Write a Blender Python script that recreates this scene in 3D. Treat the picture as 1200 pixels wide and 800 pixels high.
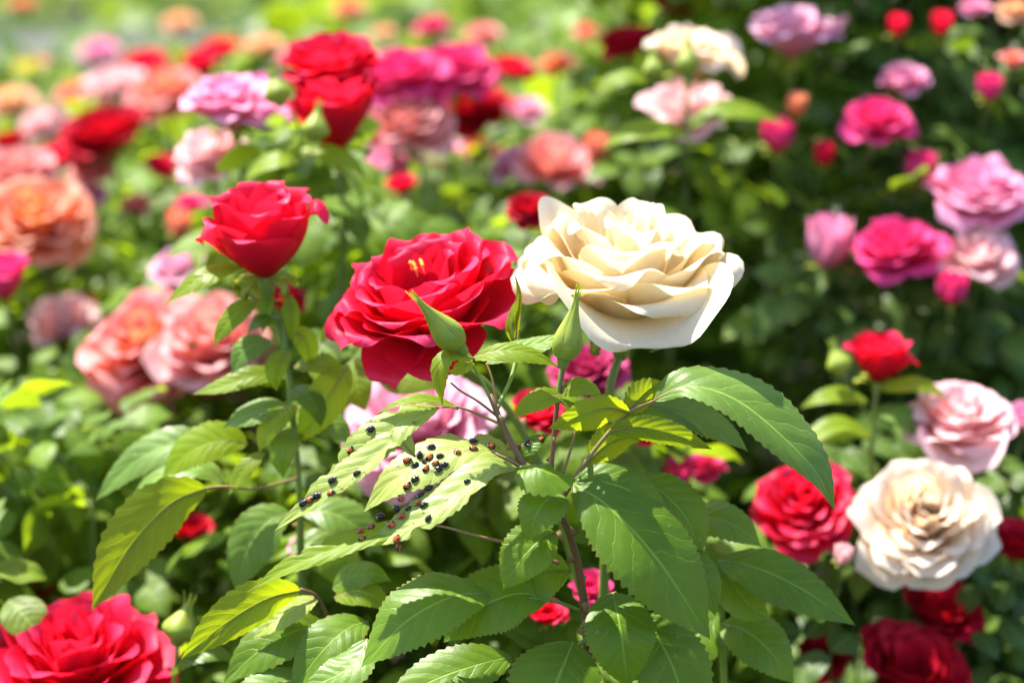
import bpy, math, random
import numpy as np
from mathutils import Vector, Matrix, Quaternion
from mathutils.bvhtree import BVHTree

for o in list(bpy.data.objects):
    bpy.data.objects.remove(o, do_unlink=True)
SC = bpy.context.scene
COL = SC.collection
rad = math.radians
rng = np.random.default_rng(11)
random.seed(11)

# ------------------------------------------------------------------ camera, sky, sun, exposure
CAM_Z, PITCH, LENS, FOCUS = 1.30, 14.0, 60.0, 0.855
cd = bpy.data.cameras.new('camera')
cam = bpy.data.objects.new('camera', cd)
COL.objects.link(cam)
cam.location = (0, 0, CAM_Z)
cam.rotation_euler = (rad(90 - PITCH), 0, 0)
cd.lens, cd.sensor_width = LENS, 36
cd.clip_start, cd.clip_end = 0.02, 3000
cd.dof.use_dof = True
cd.dof.focus_distance = FOCUS
cd.dof.aperture_fstop = 3.7
cd.dof.aperture_blades = 0
SC.camera = cam

SUN_EL = 61.0
SUN_DIR = Vector((-0.42, 0.36, 0.0)).normalized() * math.cos(rad(SUN_EL)) + Vector((0, 0, math.sin(rad(SUN_EL))))
w = bpy.data.worlds.new('World'); SC.world = w; w.use_nodes = True
wn = w.node_tree; wn.nodes.clear()
sky = wn.nodes.new('ShaderNodeTexSky'); sky.sky_type = 'NISHITA'; sky.sun_disc = False
sky.sun_elevation = rad(SUN_EL); sky.sun_rotation = math.atan2(SUN_DIR.x, SUN_DIR.y)
bg = wn.nodes.new('ShaderNodeBackground'); bg.inputs['Strength'].default_value = 0.125
wo = wn.nodes.new('ShaderNodeOutputWorld')
wn.links.new(sky.outputs[0], bg.inputs[0]); wn.links.new(bg.outputs[0], wo.inputs[0])
sd = bpy.data.lights.new('sun', 'SUN'); sd.energy = 4.6; sd.angle = rad(0.55); sd.color = (1.0, 0.955, 0.87)
sun = bpy.data.objects.new('sun', sd); COL.objects.link(sun)
sun.rotation_euler = SUN_DIR.to_track_quat('Z', 'Y').to_euler()
SC.view_settings.view_transform = 'Standard'; SC.view_settings.look = 'None'
SC.view_settings.exposure = 1.8; SC.view_settings.gamma = 1.0
SC.view_settings.use_curve_mapping = False
SC.cycles.use_denoising = True
SC.cycles.max_bounces = 10; SC.cycles.diffuse_bounces = 5; SC.cycles.transmission_bounces = 6
SC.cycles.sample_clamp_indirect = 6.0

# ------------------------------------------------------------------ helpers
CP, SP = math.cos(rad(PITCH)), math.sin(rad(PITCH))
FPX = 1200 * LENS / 36.0
C0 = np.array([0, 0, CAM_Z])
VX, VY, VZ = np.array([1.0, 0, 0]), np.array([0, SP, CP]), np.array([0, CP, -SP])

def P(px, py, d=FOCUS):
    """the point of the place that stands d metres deep in the view at a photo position"""
    return C0 + d * (VZ + VX * (px - 600) / FPX + VY * (400 - py) / FPX)

def proj(p):
    q = np.asarray(p) - C0
    d = q @ VZ
    return 600 + FPX * (q @ VX) / d, 400 - FPX * (q @ VY) / d, d

def unit(v):
    v = np.asarray(v, float); n = np.linalg.norm(v)
    return v / n if n > 1e-12 else v

def link(o, parent=None):
    COL.objects.link(o)
    if parent is not None: o.parent = parent
    return o

def tag(o, label=None, cat=None, group=None, kind=None):
    if label: o['label'] = label
    if cat: o['category'] = cat
    if group: o['group'] = group
    if kind: o['kind'] = kind
    return o

def empty(name, loc=(0, 0, 0), mat=None):
    e = bpy.data.objects.new(name, None); e.empty_display_size = 0.01
    if mat is not None: e.matrix_world = mat
    else: e.location = loc
    return link(e)

def mesh(name, V, F, mat=None, uv=None, var=None, smooth=True):
    V = np.asarray(V, float); m = bpy.data.meshes.new(name)
    m.from_pydata(V.tolist(), [], F if isinstance(F, list) else np.asarray(F).tolist())
    if uv is not None:
        l = m.uv_layers.new(name='UVMap')
        idx = np.empty(len(m.loops), int); m.loops.foreach_get('vertex_index', idx)
        l.data.foreach_set('uv', np.asarray(uv, np.float32)[idx].ravel())
    if var is not None:
        a = m.attributes.new('leafvar', 'FLOAT', 'POINT'); a.data.foreach_set('value', np.asarray(var, np.float32))
    if smooth: m.polygons.foreach_set('use_smooth', np.ones(len(m.polygons), bool))
    if mat: m.materials.append(mat)
    m.update()
    return m

def obj(name, me, parent=None, mat=None, mw=None):
    o = bpy.data.objects.new(name, me)
    link(o, parent)
    if mat is not None:
        if not me.materials: me.materials.append(None)
        o.material_slots[0].link = 'OBJECT'; o.material_slots[0].material = mat
    if mw is not None: o.matrix_basis = mw
    return o

def grid_faces(nu, nv, off=0):
    i, j = np.meshgrid(np.arange(nu - 1), np.arange(nv - 1), indexing='ij')
    a = (i * nv + j).ravel() + off
    return np.stack([a, a + 1, a + nv + 1, a + nv], 1)

def spline(pts, n):
    """Catmull-Rom through pts, n samples"""
    pts = np.asarray(pts, float)
    if len(pts) == 2: pts = np.array([pts[0], pts.mean(0), pts[1]])
    p = np.vstack([2 * pts[0] - pts[1], pts, 2 * pts[-1] - pts[-2]])
    seg = np.linalg.norm(np.diff(pts, axis=0), axis=1); cum = np.r_[0, np.cumsum(seg)]
    out = []
    for s in np.linspace(0, cum[-1], n):
        k = min(np.searchsorted(cum, s, 'right') - 1, len(seg) - 1)
        u = (s - cum[k]) / max(seg[k], 1e-9)
        a, b, c, d = p[k], p[k + 1], p[k + 2], p[k + 3]
        out.append(.5 * (2 * b + (c - a) * u + (2 * a - 5 * b + 4 * c - d) * u * u + (3 * b - a - 3 * c + d) * u ** 3))
    return np.array(out)

def tube(pts, r, n=24, k=8, bump=0.0):
    """round tapered stem along pts; r = radii at the ends or along"""
    c = spline(pts, n); r = np.interp(np.linspace(0, 1, n), np.linspace(0, 1, len(r)), r)
    T = np.gradient(c, axis=0); T /= np.linalg.norm(T, axis=1)[:, None]
    ref = np.array([0.31, -0.9, 0.2]); V = []
    for i in range(n):
        a = unit(np.cross(T[i], ref)); b = np.cross(T[i], a)
        rr = r[i] * (1 + bump * math.sin(i * 2.1))
        for j in range(k):
            t = 2 * math.pi * j / k; V.append(c[i] + rr * (a * math.cos(t) + b * math.sin(t)))
    F = []
    for i in range(n - 1):
        for j in range(k):
            F.append([i * k + j, i * k + (j + 1) % k, (i + 1) * k + (j + 1) % k, (i + 1) * k + j])
    F.append(list(range(k))[::-1]); F.append([(n - 1) * k + j for j in range(k)])
    return np.array(V), F

# ------------------------------------------------------------------ materials
class NT:
    def __init__(s, name):
        s.m = bpy.data.materials.new(name); s.m.use_nodes = True
        s.t = s.m.node_tree; s.t.nodes.clear()
    def n(s, typ, **kw):
        x = s.t.nodes.new('ShaderNode' + typ)
        for k, v in kw.items():
            if k[0] == 'i' and k[1:].isdigit(): s.put(x.inputs[int(k[1:])], v)
            elif k in x.inputs: s.put(x.inputs[k], v)
            else: setattr(x, k, v)
        return x
    def put(s, inp, v):
        if isinstance(v, bpy.types.Node): s.t.links.new(v.outputs[0], inp)
        elif isinstance(v, bpy.types.NodeSocket): s.t.links.new(v, inp)
        else: inp.default_value = v
    def math(s, op, a, b=0.0, clamp=False):
        return s.n('Math', operation=op, i0=a, i1=b, use_clamp=clamp)
    def ramp(s, fac, stops):
        r = s.n('ValToRGB'); s.put(r.inputs[0], fac); cr = r.color_ramp
        while len(cr.elements) < len(stops): cr.elements.new(0.5)
        for e, (p, c) in zip(cr.elements, stops): e.position = p; e.color = (*c, 1) if len(c) == 3 else c
        return r
    def mix(s, f, a, b, blend='MIX'):
        x = s.n('Mix', data_type='RGBA', blend_type=blend)
        s.put(x.inputs[0], f); s.put(x.inputs[6], (*a, 1) if isinstance(a, tuple) else a); s.put(x.inputs[7], (*b, 1) if isinstance(b, tuple) else b)
        return x.outputs[2]
    def maprange(s, v, a, b, c, d):
        return s.n('MapRange', i0=v, i1=a, i2=b, i3=c, i4=d)
    def out(s, sh):
        o = s.n('OutputMaterial'); s.put(o.inputs[0], sh); return s.m

def leaf_material(name, dark, light, trans, tfac=0.42, var='object', rough=0.42, spec=0.45, chew=0.0):
    n = NT(name)
    uv = n.n('UVMap'); sep = n.n('SeparateXYZ', i0=uv)
    a = n.math('ABSOLUTE', n.math('SUBTRACT', n.math('MULTIPLY', sep.outputs[0], 2.0), 1.0))
    mid = n.maprange(a, 0.02, 0.045, 1.0, 0.0)
    vw = n.n('TexNoise', i0=n.n('TexCoord').outputs['Object']); vw.inputs['Scale'].default_value = 130
    wob = n.math('MULTIPLY', n.math('SUBTRACT', vw, .5), .55)
    ph = n.math('FRACT', n.math('ADD', wob, n.math('SUBTRACT', n.math('MULTIPLY', sep.outputs[1], 8.0), n.math('MULTIPLY', a, 1.7))))
    tri = n.math('ABSOLUTE', n.math('SUBTRACT', ph, 0.5))               # 0.5 on a side vein, 0 midway
    vein = n.maprange(tri, 0.455, 0.5, 0.0, 1.0)
    vein = n.math('MULTIPLY', vein, n.maprange(a, 0.7, 1.0, 1.0, 0.2))
    veins = n.math('MAXIMUM', mid, n.math('MULTIPLY', vein, 0.55))
    if var == 'object': rnd = n.n('ObjectInfo').outputs['Random']
    else: rnd = n.n('Attribute', attribute_name='leafvar').outputs['Fac']
    tc = n.n('TexCoord')
    no = n.n('TexNoise', i0=tc.outputs['Object']); no.inputs['Scale'].default_value = 45; no.inputs['Detail'].default_value = 3
    base = n.mix(rnd, dark, light)
    base = n.mix(n.maprange(no, .35, .7, 0., .45), base, tuple(min(1, c * 1.5) for c in light))
    base = n.mix(n.math('MULTIPLY', veins, 0.8), base, tuple(min(1, c * 2.3 + .02) for c in light))
    dn = n.n('TexNoise', i0=tc.outputs['Object']); dn.inputs['Scale'].default_value = 520; dn.inputs['Detail'].default_value = 1
    base = n.mix(n.maprange(dn, .73, .78, 0., .5), base, (.35, .36, .25))
    sp = n.n('TexNoise', i0=tc.outputs['Object']); sp.inputs['Scale'].default_value = 120; sp.inputs['Detail'].default_value = 4
    base = n.mix(n.maprange(sp, .70, .76, 0., .7), base, (.16, .10, .03))
    base = n.mix(n.maprange(a, .95, 1.0, 0., .45), base, (.24, .13, .03))
    geo = n.n('NewGeometry')
    back = n.mix(.5, base, tuple(min(1, c * 1.9 + .02) for c in light))
    col = n.mix(geo.outputs['Backfacing'], base, back)
    fine = n.n('TexNoise', i0=tc.outputs['Object']); fine.inputs['Scale'].default_value = 700
    h = n.math('ADD', n.math('MULTIPLY', n.maprange(tri, 0, .5, 1., 0.), .6), n.math('MULTIPLY', veins, -.8))
    h = n.math('ADD', n.math('ADD', h, n.math('MULTIPLY', vw, 1.1)), n.math('MULTIPLY', fine, .25))
    bm = n.n('Bump', Strength=0.45, Distance=0.0006, Height=h)
    # browned bitten rims
    if chew:
        cn = n.n('TexNoise', i0=tc.outputs['Object']); cn.inputs['Scale'].default_value = 260
        col = n.mix(n.math('MULTIPLY', n.maprange(cn, .66, .7, 0., 1.), chew), col, (.12, .05, .015))
    p = n.n('BsdfPrincipled', Roughness=rough, Normal=bm)
    n.put(p.inputs['Base Color'], col); p.inputs['Specular IOR Level'].default_value = spec
    n.put(p.inputs['Roughness'], n.maprange(no, .3, .7, rough - .07, rough + .1))
    tcol = n.mix(n.math('MULTIPLY', veins, .45), n.mix(rnd, tuple(c * .45 for c in trans), trans), tuple(c * .6 for c in trans))
    t = n.n('BsdfTranslucent', i0=tcol, Normal=bm)
    mx = n.n('MixShader', i0=tfac, i1=p, i2=t)
    return n.out(mx)

def petal_material(name, base, tip, trans, tfac=0.4, rim=None, rough=0.55, sheen=0.0, blotch=0.0):
    n = NT(name)
    uv = n.n('UVMap'); sep = n.n('SeparateXYZ', i0=uv)
    tc = n.n('TexCoord')
    no = n.n('TexNoise', i0=tc.outputs['Object']); no.inputs['Scale'].default_value = 60; no.inputs['Detail'].default_value = 3
    s = n.math('ADD', sep.outputs[1], n.math('MULTIPLY', n.math('SUBTRACT', no, .5), .35))
    col = n.mix(n.maprange(s, .15, .75, 0., 1.), base, tip)
    if rim: col = n.mix(n.maprange(s, .82, 1.03, 0., 1.), col, rim)
    st = n.n('Combine' + 'XYZ'); n.put(st.inputs[0], n.math('MULTIPLY', n.math('DIVIDE', n.math('SUBTRACT', sep.outputs[0], .5), n.math('ADD', sep.outputs[1], .35)), 38.)); n.put(st.inputs[1], n.math('MULTIPLY', sep.outputs[1], 2.5))
    vn = n.n('TexNoise', i0=st); vn.inputs['Scale'].default_value = 1.6; vn.inputs['Detail'].default_value = 2
    col = n.mix(n.maprange(vn, .4, .75, 0., .12), col, tuple(c * .78 for c in base))
    if blotch:
        bn = n.n('TexNoise', i0=tc.outputs['Object']); bn.inputs['Scale'].default_value = 95; bn.inputs['Detail'].default_value = 5
        bf = n.math('MULTIPLY', n.maprange(bn, .7, .76, 0., 1.), n.maprange(sep.outputs[1], .8, .98, 0., blotch))
        col = n.mix(bf, col, (.30, .13, .05))
    fine = n.n('TexNoise', i0=tc.outputs['Object']); fine.inputs['Scale'].default_value = 900
    h = n.math('ADD', n.math('MULTIPLY', vn, .8), n.math('MULTIPLY', fine, .2))
    bm = n.n('Bump', Strength=0.25, Distance=0.0005, Height=h)
    p = n.n('BsdfPrincipled', Roughness=rough, Normal=bm); n.put(p.inputs['Base Color'], col)
    p.inputs['Specular IOR Level'].default_value = 0.12
    if sheen:
        p.inputs['Sheen Weight'].default_value = sheen; p.inputs['Sheen Roughness'].default_value = .4
        p.inputs['Sheen Tint'].default_value = (1, .45, .6, 1)
    t = n.n('BsdfTranslucent', i0=(*trans, 1), Normal=bm)
    return n.out(n.n('MixShader', i0=tfac, i1=p, i2=t))

def plain(name, c1, c2, scale=80, rough=.6, spec=.4, bump=0., dist=.001, trans=None, tfac=.3):
    n = NT(name); tc = n.n('TexCoord')
    no = n.n('TexNoise', i0=tc.outputs['Object']); no.inputs['Scale'].default_value = scale; no.inputs['Detail'].default_value = 4
    p = n.n('BsdfPrincipled', Roughness=rough); n.put(p.inputs['Base Color'], n.mix(n.maprange(no, .3, .7, 0., 1.), c1, c2))
    p.inputs['Specular IOR Level'].default_value = spec
    if bump: n.put(p.inputs['Normal'], n.n('Bump', Strength=bump, Distance=dist, Height=no))
    if trans:
        t = n.n('BsdfTranslucent', i0=(*trans, 1))
        return n.out(n.n('MixShader', i0=tfac, i1=p, i2=t))
    return n.out(p)

M = {}
M['leaf'] = leaf_material('rose_leaf', (.072, .150, .006), (.108, .195, .008), (.38, .54, .008), .44, spec=.34)
M['young'] = leaf_material('young_leaf', (.14, .23, .014), (.20, .29, .018), (.60, .76, .010), .58, spec=.22)
M['chewed'] = leaf_material('pale_leaf', (.21, .28, .045), (.29, .35, .075), (.50, .62, .025), .36, spec=.28, chew=.9)
M['grey_leaf'] = leaf_material('old_leaf', (.090, .170, .022), (.13, .22, .030), (.32, .46, .015), .36, spec=.28)
M['foliage'] = leaf_material('bush_leaf', (.032, .076, .010), (.135, .215, .016), (.42, .58, .014), .46, var='attr', spec=.22)
M['bush_leaf_obj'] = leaf_material('bush_leaf_single', (.036, .084, .011), (.135, .22, .018), (.42, .58, .014), .46, spec=.22)
M['painted_shade_leaf'] = leaf_material('bush_leaf_painted_shade', (.022, .056, .010), (.07, .125, .016), (.20, .32, .012), .34, var='attr', spec=.3)  # dark-leaved bushes at right; part of their shade is put into the colour
M['painted_shade_leaf_obj'] = leaf_material('bush_leaf_single_painted_shade', (.024, .06, .010), (.085, .145, .018), (.24, .36, .012), .36, spec=.3)  # single-leaf version, darkened in colour the same way to deepen the shade
M['stem'] = plain('green_stem', (.14, .22, .035), (.20, .27, .05), 60, .45, trans=(.25, .35, .05), tfac=.15)
M['dark_stem'] = plain('dull_green_stem', (.05, .085, .015), (.08, .11, .02), 60, .5)
M['cane'] = plain('brown_stem', (.10, .075, .03), (.17, .07, .035), 90, .5, bump=.3)
M['rachis'] = plain('leaf_stalk', (.20, .16, .05), (.26, .13, .06), 60, .45)
M['sepal'] = plain('sepal', (.24, .32, .03), (.36, .40, .05), 120, .5, trans=(.45, .55, .05), tfac=.3)
M['stamen'] = plain('stamen', (.75, .45, .05), (.85, .62, .12), 200, .6)
M['soil'] = plain('soil', (.018, .012, .008), (.035, .025, .016), 14, .95, .1, .6, .02)
M['gravel'] = plain('gravel', (.06, .057, .055), (.10, .097, .093), 30, .9, .2, .4, .01)
M['lawn'] = plain('lawn', (.028, .048, .014), (.055, .075, .022), 1.5, .9, .1)
PET = {
 'red':     petal_material('red_petal', (.46, .003, .013), (.60, .010, .048), (.92, .012, .038), .47, rim=(.72, .05, .15), rough=.45),
 'magenta_painted_shade':    petal_material('magenta_petal_painted_shade', (.36, .02, .09), (.46, .05, .15), (.46, .03, .10), .3),  # magenta darkened in its own colour to stand in for shade
 'crimson': petal_material('crimson_petal', (.36, .004, .012), (.48, .008, .028), (.55, .005, .012), .33),
 'cream':   petal_material('cream_petal', (.79, .62, .30), (.78, .71, .55), (.88, .72, .40), .45, rim=(.80, .75, .63), rough=.6, blotch=.8),
 'blush':   petal_material('blush_petal', (.80, .60, .34), (.82, .73, .62), (.88, .66, .40), .46),
 'pink':    petal_material('pink_petal', (.76, .22, .36), (.80, .38, .55), (.85, .26, .42), .42),
 'palepink':petal_material('pale_pink_petal', (.82, .44, .44), (.84, .55, .57), (.88, .50, .48), .42),
 'lilac':   petal_material('lilac_petal', (.68, .20, .34), (.78, .46, .58), (.80, .32, .46), .42),
 'hotpink': petal_material('hot_pink_petal', (.62, .02, .12), (.74, .06, .24), (.80, .03, .14), .38),
 'coral':   petal_material('coral_petal', (.76, .13, .06), (.80, .30, .26), (.88, .22, .08), .42, rim=(.80, .40, .42)),
 'salmon':  petal_material('salmon_petal', (.80, .25, .16), (.80, .36, .36), (.86, .26, .2), .42, rim=(.82, .48, .50)),
 'orange':  petal_material('orange_petal', (.78, .20, .04), (.80, .30, .17), (.88, .28, .08), .42, rim=(.82, .46, .36)),
 'peach':   petal_material('peach_petal', (.82, .42, .16), (.82, .52, .36), (.88, .48, .2), .42),
}

# ------------------------------------------------------------------ petals and roses
def petal(L, W, th0, th1, cup=50, tipcurl=40, edge=.12, point=.06, ruffle=.04, tw=0., lean=0., r0=.002, round_=.30, nu=20, nv=19, seed=0, curl_at=.72, nick=0., roll=46):
    """one rose petal in (radial, side, up) coordinates: base at the flower axis, length L, width W (m), opening angles (deg)"""
    g = np.random.default_rng(seed)
    s = np.linspace(0, 1, nu)[:, None] * np.ones((1, nv)); t = np.ones((nu, 1)) * np.linspace(-1, 1, nv)[None]
    fine = g.uniform(-1, 1, 6)
    length = 1 - round_ * np.abs(t) ** 2.4 + point * np.exp(-(t / .34) ** 2) + .02 * np.sin(7 * t + fine[0] * 3) + .010 * np.sin(13 * t + fine[1] * 3)
    if nick: length -= nick * np.exp(-((t - fine[2] * .5) / .12) ** 2)
    q = s * length                                              # distance along the petal as a share of L
    th = rad(th0) + (rad(th1) - rad(th0)) * q ** 1.25 + rad(tipcurl) * np.clip((q - curl_at) / (1 - curl_at), 0, 1.3) ** 1.6
    th = th + rad(roll) * np.clip((q - .92) / .08, 0, 1.4) ** 2
    dq = np.diff(np.concatenate([np.zeros((1, nv)), q]), axis=0)
    rr = r0 + np.cumsum(np.sin(th) * dq, 0) * L; zz = np.cumsum(np.cos(th) * dq, 0) * L
    wd = (W / 2) * (.20 + .80 * np.sin(np.pi / 2 * np.clip(q / .72, 0, 1)) ** 1.1)
    ca = rad(max(cup, 1)); lat = wd * np.sin(t * ca) / ca
    inw = wd * (1 - np.cos(t * ca)) / ca * (1 - .55 * np.clip((q - .6) / .4, 0, 1) * (tipcurl > 25))
    inw = inw - edge * W * np.abs(t) ** 3.5 * np.clip(q * 1.3 - .3, 0, 1) ** 1.5
    inw = inw - .035 * W * np.abs(t) ** 11 * np.clip(q * 1.4 - .3, 0, 1)
    ph = g.uniform(0, 6.28, 6)
    inw = inw + ruffle * W * q ** 1.5 * (.55 * np.sin(2.3 * t + ph[0] + 2 * q) + .3 * np.sin(4.4 * t + ph[1] - 3 * q) + .22 * np.sin(8.5 * t + ph[2] + 2 * q) * q ** 3)
    inw = inw + tw * t * wd + .03 * L * q * np.sin(5 * q + ph[3]) * ruffle * 6
    R = rr - np.cos(th) * inw; Z = zz + np.sin(th) * inw
    Y = lat + lean * L * q ** 1.5
    V = np.stack([R, Y, Z], -1).reshape(-1, 3)
    uv = np.stack([t * .5 + .5, q / (1 + point)], -1).reshape(-1, 2)
    return V, grid_faces(nu, nv), uv

def axis_matrix(loc, axis, roll=0., scale=1.):
    q = Vector(axis).to_track_quat('Z', 'Y')
    # roll 0: local -Y points towards the camera as nearly as it can
    z = Vector(axis).normalized(); y = Vector((0, 1, 0)); y = (y - z * y.dot(z)).normalized(); x = y.cross(z)
    R = Matrix((x, y, z)).transposed().to_4x4()
    return Matrix.Translation(Vector(loc)) @ R @ Matrix.Rotation(rad(roll), 4, 'Z') @ Matrix.Scale(scale, 4)

def sepal_mesh(L=.03, W=.011, th0=60, th1=120, seed=0, cup=40):
    V, F, uv = petal(L, W, th0, th1, cup, 20, .0, .35, .04, nu=12, nv=7, seed=seed, round_=.6, r0=.003)
    return mesh('sepal', V, F, M['sepal'], uv)

def add_calyx(root, r=.006, droop=110, L=.028, seed=0):
    k = 14; prof = [(.0028, -.016), (.0045, -.012), (r, -.006), (r * 1.02, -.001), (r * .8, .003)]
    V = [[a * math.cos(2 * math.pi * j / k), a * math.sin(2 * math.pi * j / k), z] for a, z in prof for j in range(k)]
    F = [[i * k + j, i * k + (j + 1) % k, (i + 1) * k + (j + 1) % k, (i + 1) * k + j] for i in range(len(prof) - 1) for j in range(k)]
    c = obj('calyx', mesh('calyx', V, F, M['stem']), root)
    for j in range(5):
        me = sepal_mesh(L, .010, 70, droop + 12 * math.sin(j * 2.3 + seed), seed * 7 + j)
        obj('sepal', me, c, mw=Matrix.Rotation(rad(72 * j + 20), 4, 'Z'))
    return c

def stem_part(root, pts, r, mat='stem', thorns=0, name='stem', k=10, n=28):
    V, F = tube(pts, r, n, k)
    st = obj(name, mesh(name, V, F, M[mat]), root)
    if thorns:
        c = spline(pts, thorns + 2)
        for i in range(1, thorns + 1):
            a = i * 2.4; d = unit(np.cross(c[i + 1] - c[i - 1], [math.cos(a), math.sin(a), .2])); T = unit(c[i + 1] - c[i - 1])
            r_ = np.interp(i / (thorns + 1), np.linspace(0, 1, len(r)), r)
            b = c[i] + d * r_ * .8
            ring = [b + r_ * 1.1 * (T * math.cos(x) * 1.5 + unit(np.cross(T, d)) * math.sin(x) * .6) for x in np.linspace(0, 6.28, 7)[:6]]
            V2 = np.array(ring + [b + d * r_ * 2.2 - T * r_ * .9]); F2 = [[j, (j + 1) % 6, 6] for j in range(6)]
            obj('thorn', mesh('thorn', V2, F2, M['rachis']), st)
    return st

def hero_rose(name, label, petals, mat, loc, axis, roll=0., scale=1., stem_to=None, stem_r=.0022, stamens=None, droop=115, sep_L=.028, extra=None):
    mw = axis_matrix(loc, axis, roll, scale)
    root = empty(name, mat=mw); tag(root, label, 'rose')
    for i, (phi, kw) in enumerate(petals):
        V, F, uv = petal(seed=i * 13 + 5, **{**dict(nu=30, nv=29), **kw})
        o = obj('petal', mesh('petal', V, F, PET[mat], uv), root, mw=Matrix.Rotation(rad(phi), 4, 'Z') @ Matrix.Translation((0, 0, kw.get('z', 0))) if False else Matrix.Rotation(rad(phi), 4, 'Z'))
    add_calyx(root, droop=droop, L=sep_L, seed=len(label))
    inv = mw.inverted()
    if stem_to is not None:
        pts = [tuple(inv @ Vector(p)) for p in stem_to]
        stem_part(root, [(0, 0, -.013)] + pts, [stem_r, stem_r * 1.1, stem_r * 1.25], 'stem', 2)
    if stamens:
        (sx, sy, sz), n, sr = stamens
        g = np.random.default_rng(3)
        so = empty('stamen_cluster'); so.parent = root
        for i in range(n):
            a = g.uniform(0, 6.28); r = sr * math.sqrt(g.uniform(0, 1)); p = np.array([sx + r * math.cos(a), sy + r * math.sin(a), sz + g.uniform(-.0015, .002)])
            V, F = tube([p - [0, 0, .005], p - [0, 0, .0025], p], [.0003, .0003], 5, 5)
            V2, F2 = tube([p - [0, 0, .0012], p, p + [0, 0, .0012]], [.0004, .0011, .0004], 5, 7)
            obj('stamen', mesh('stamen', np.vstack([V, V2]), F + [[x + len(V) for x in f] for f in F2], M['stamen']), so)
    return root

def D(L, W, th0, th1, **k): return dict(L=L, W=W, th0=th0, th1=th1, **k)

# phi: 0 = right, -90 = towards the camera, 180 = left, 90 = away
CREAM = [
 # outermost, rolled down
 (-84, D(.066, .112, 46, 108, cup=70, tipcurl=20, edge=.03, point=.05, nick=.05, curl_at=.62, ruffle=.06, round_=.22)),
 (-26, D(.064, .090, 56, 48, cup=66, tipcurl=26, edge=.02, point=.10, curl_at=.84, ruffle=.03)),
 (-150, D(.062, .084, 54, 58, cup=64, tipcurl=30, edge=.02, point=.10, curl_at=.80, ruffle=.03)),
 (148, D(.068, .058, 50, 20, cup=50, tipcurl=8, edge=.08, point=.15, roll=0)),
 (40, D(.064, .070, 52, 30, cup=58, tipcurl=34, edge=.06)),
 (95, D(.066, .070, 48, 40, cup=54, tipcurl=30, edge=.08)),
 # second ring, rolled rims
 (-66, D(.060, .074, 62, 36, cup=64, tipcurl=85, edge=.04, tw=.10, curl_at=.66, ruffle=.03)),
 (-136, D(.066, .066, 58, 36, cup=58, tipcurl=62, edge=.08, tw=-.1, point=.10)),
 (-4, D(.067, .078, 60, 16, cup=66, tipcurl=64, edge=.02, point=.08, curl_at=.80, ruffle=.03)),
 (176, D(.062, .064, 56, 30, cup=60, tipcurl=42, edge=.06, point=.14)),
 (66, D(.066, .064, 46, 24, cup=60, tipcurl=52, edge=.10)),
 (118, D(.068, .060, 44, 20, cup=60, tipcurl=48, edge=.10, point=.12)),
 # third ring
 (-100, D(.058, .072, 56, 16, cup=66, tipcurl=50, edge=.06, point=.08, curl_at=.78)),
 (-160, D(.062, .064, 50, 14, cup=68, tipcurl=44, edge=.06, point=.12)),
 (20, D(.064, .072, 50, 8, cup=70, tipcurl=60, edge=.05)),
 (100, D(.066, .054, 40, 8, cup=66, tipcurl=50, edge=.10, point=.1)),
 (160, D(.064, .050, 42, 8, cup=66, tipcurl=50, edge=.10, point=.12)),
 # heart
 (-96, D(.061, .058, 42, 0, cup=76, tipcurl=44, edge=.04)),
 (-30, D(.062, .058, 40, 0, cup=78, tipcurl=56, edge=.05, point=.1)),
 (60, D(.066, .046, 30, 0, cup=76, tipcurl=45, edge=.08)),
 (130, D(.067, .044, 28, 0, cup=76, tipcurl=50, edge=.08)),
 (200, D(.064, .040, 30, -2, cup=80, tipcurl=50, edge=.06)),
 (-60, D(.061, .034, 24, -4, cup=86, tipcurl=40, edge=.04)),
 (60, D(.064, .032, 20, -4, cup=90, tipcurl=40, edge=.04)),
 (150, D(.064, .030, 18, -4, cup=92, tipcurl=35, edge=.04)),
 (-120, D(.062, .026, 12, -4, cup=98, tipcurl=30, edge=.04)),
 (20, D(.063, .022, 8, -4, cup=100, tipcurl=25, edge=.04)),
]
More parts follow.
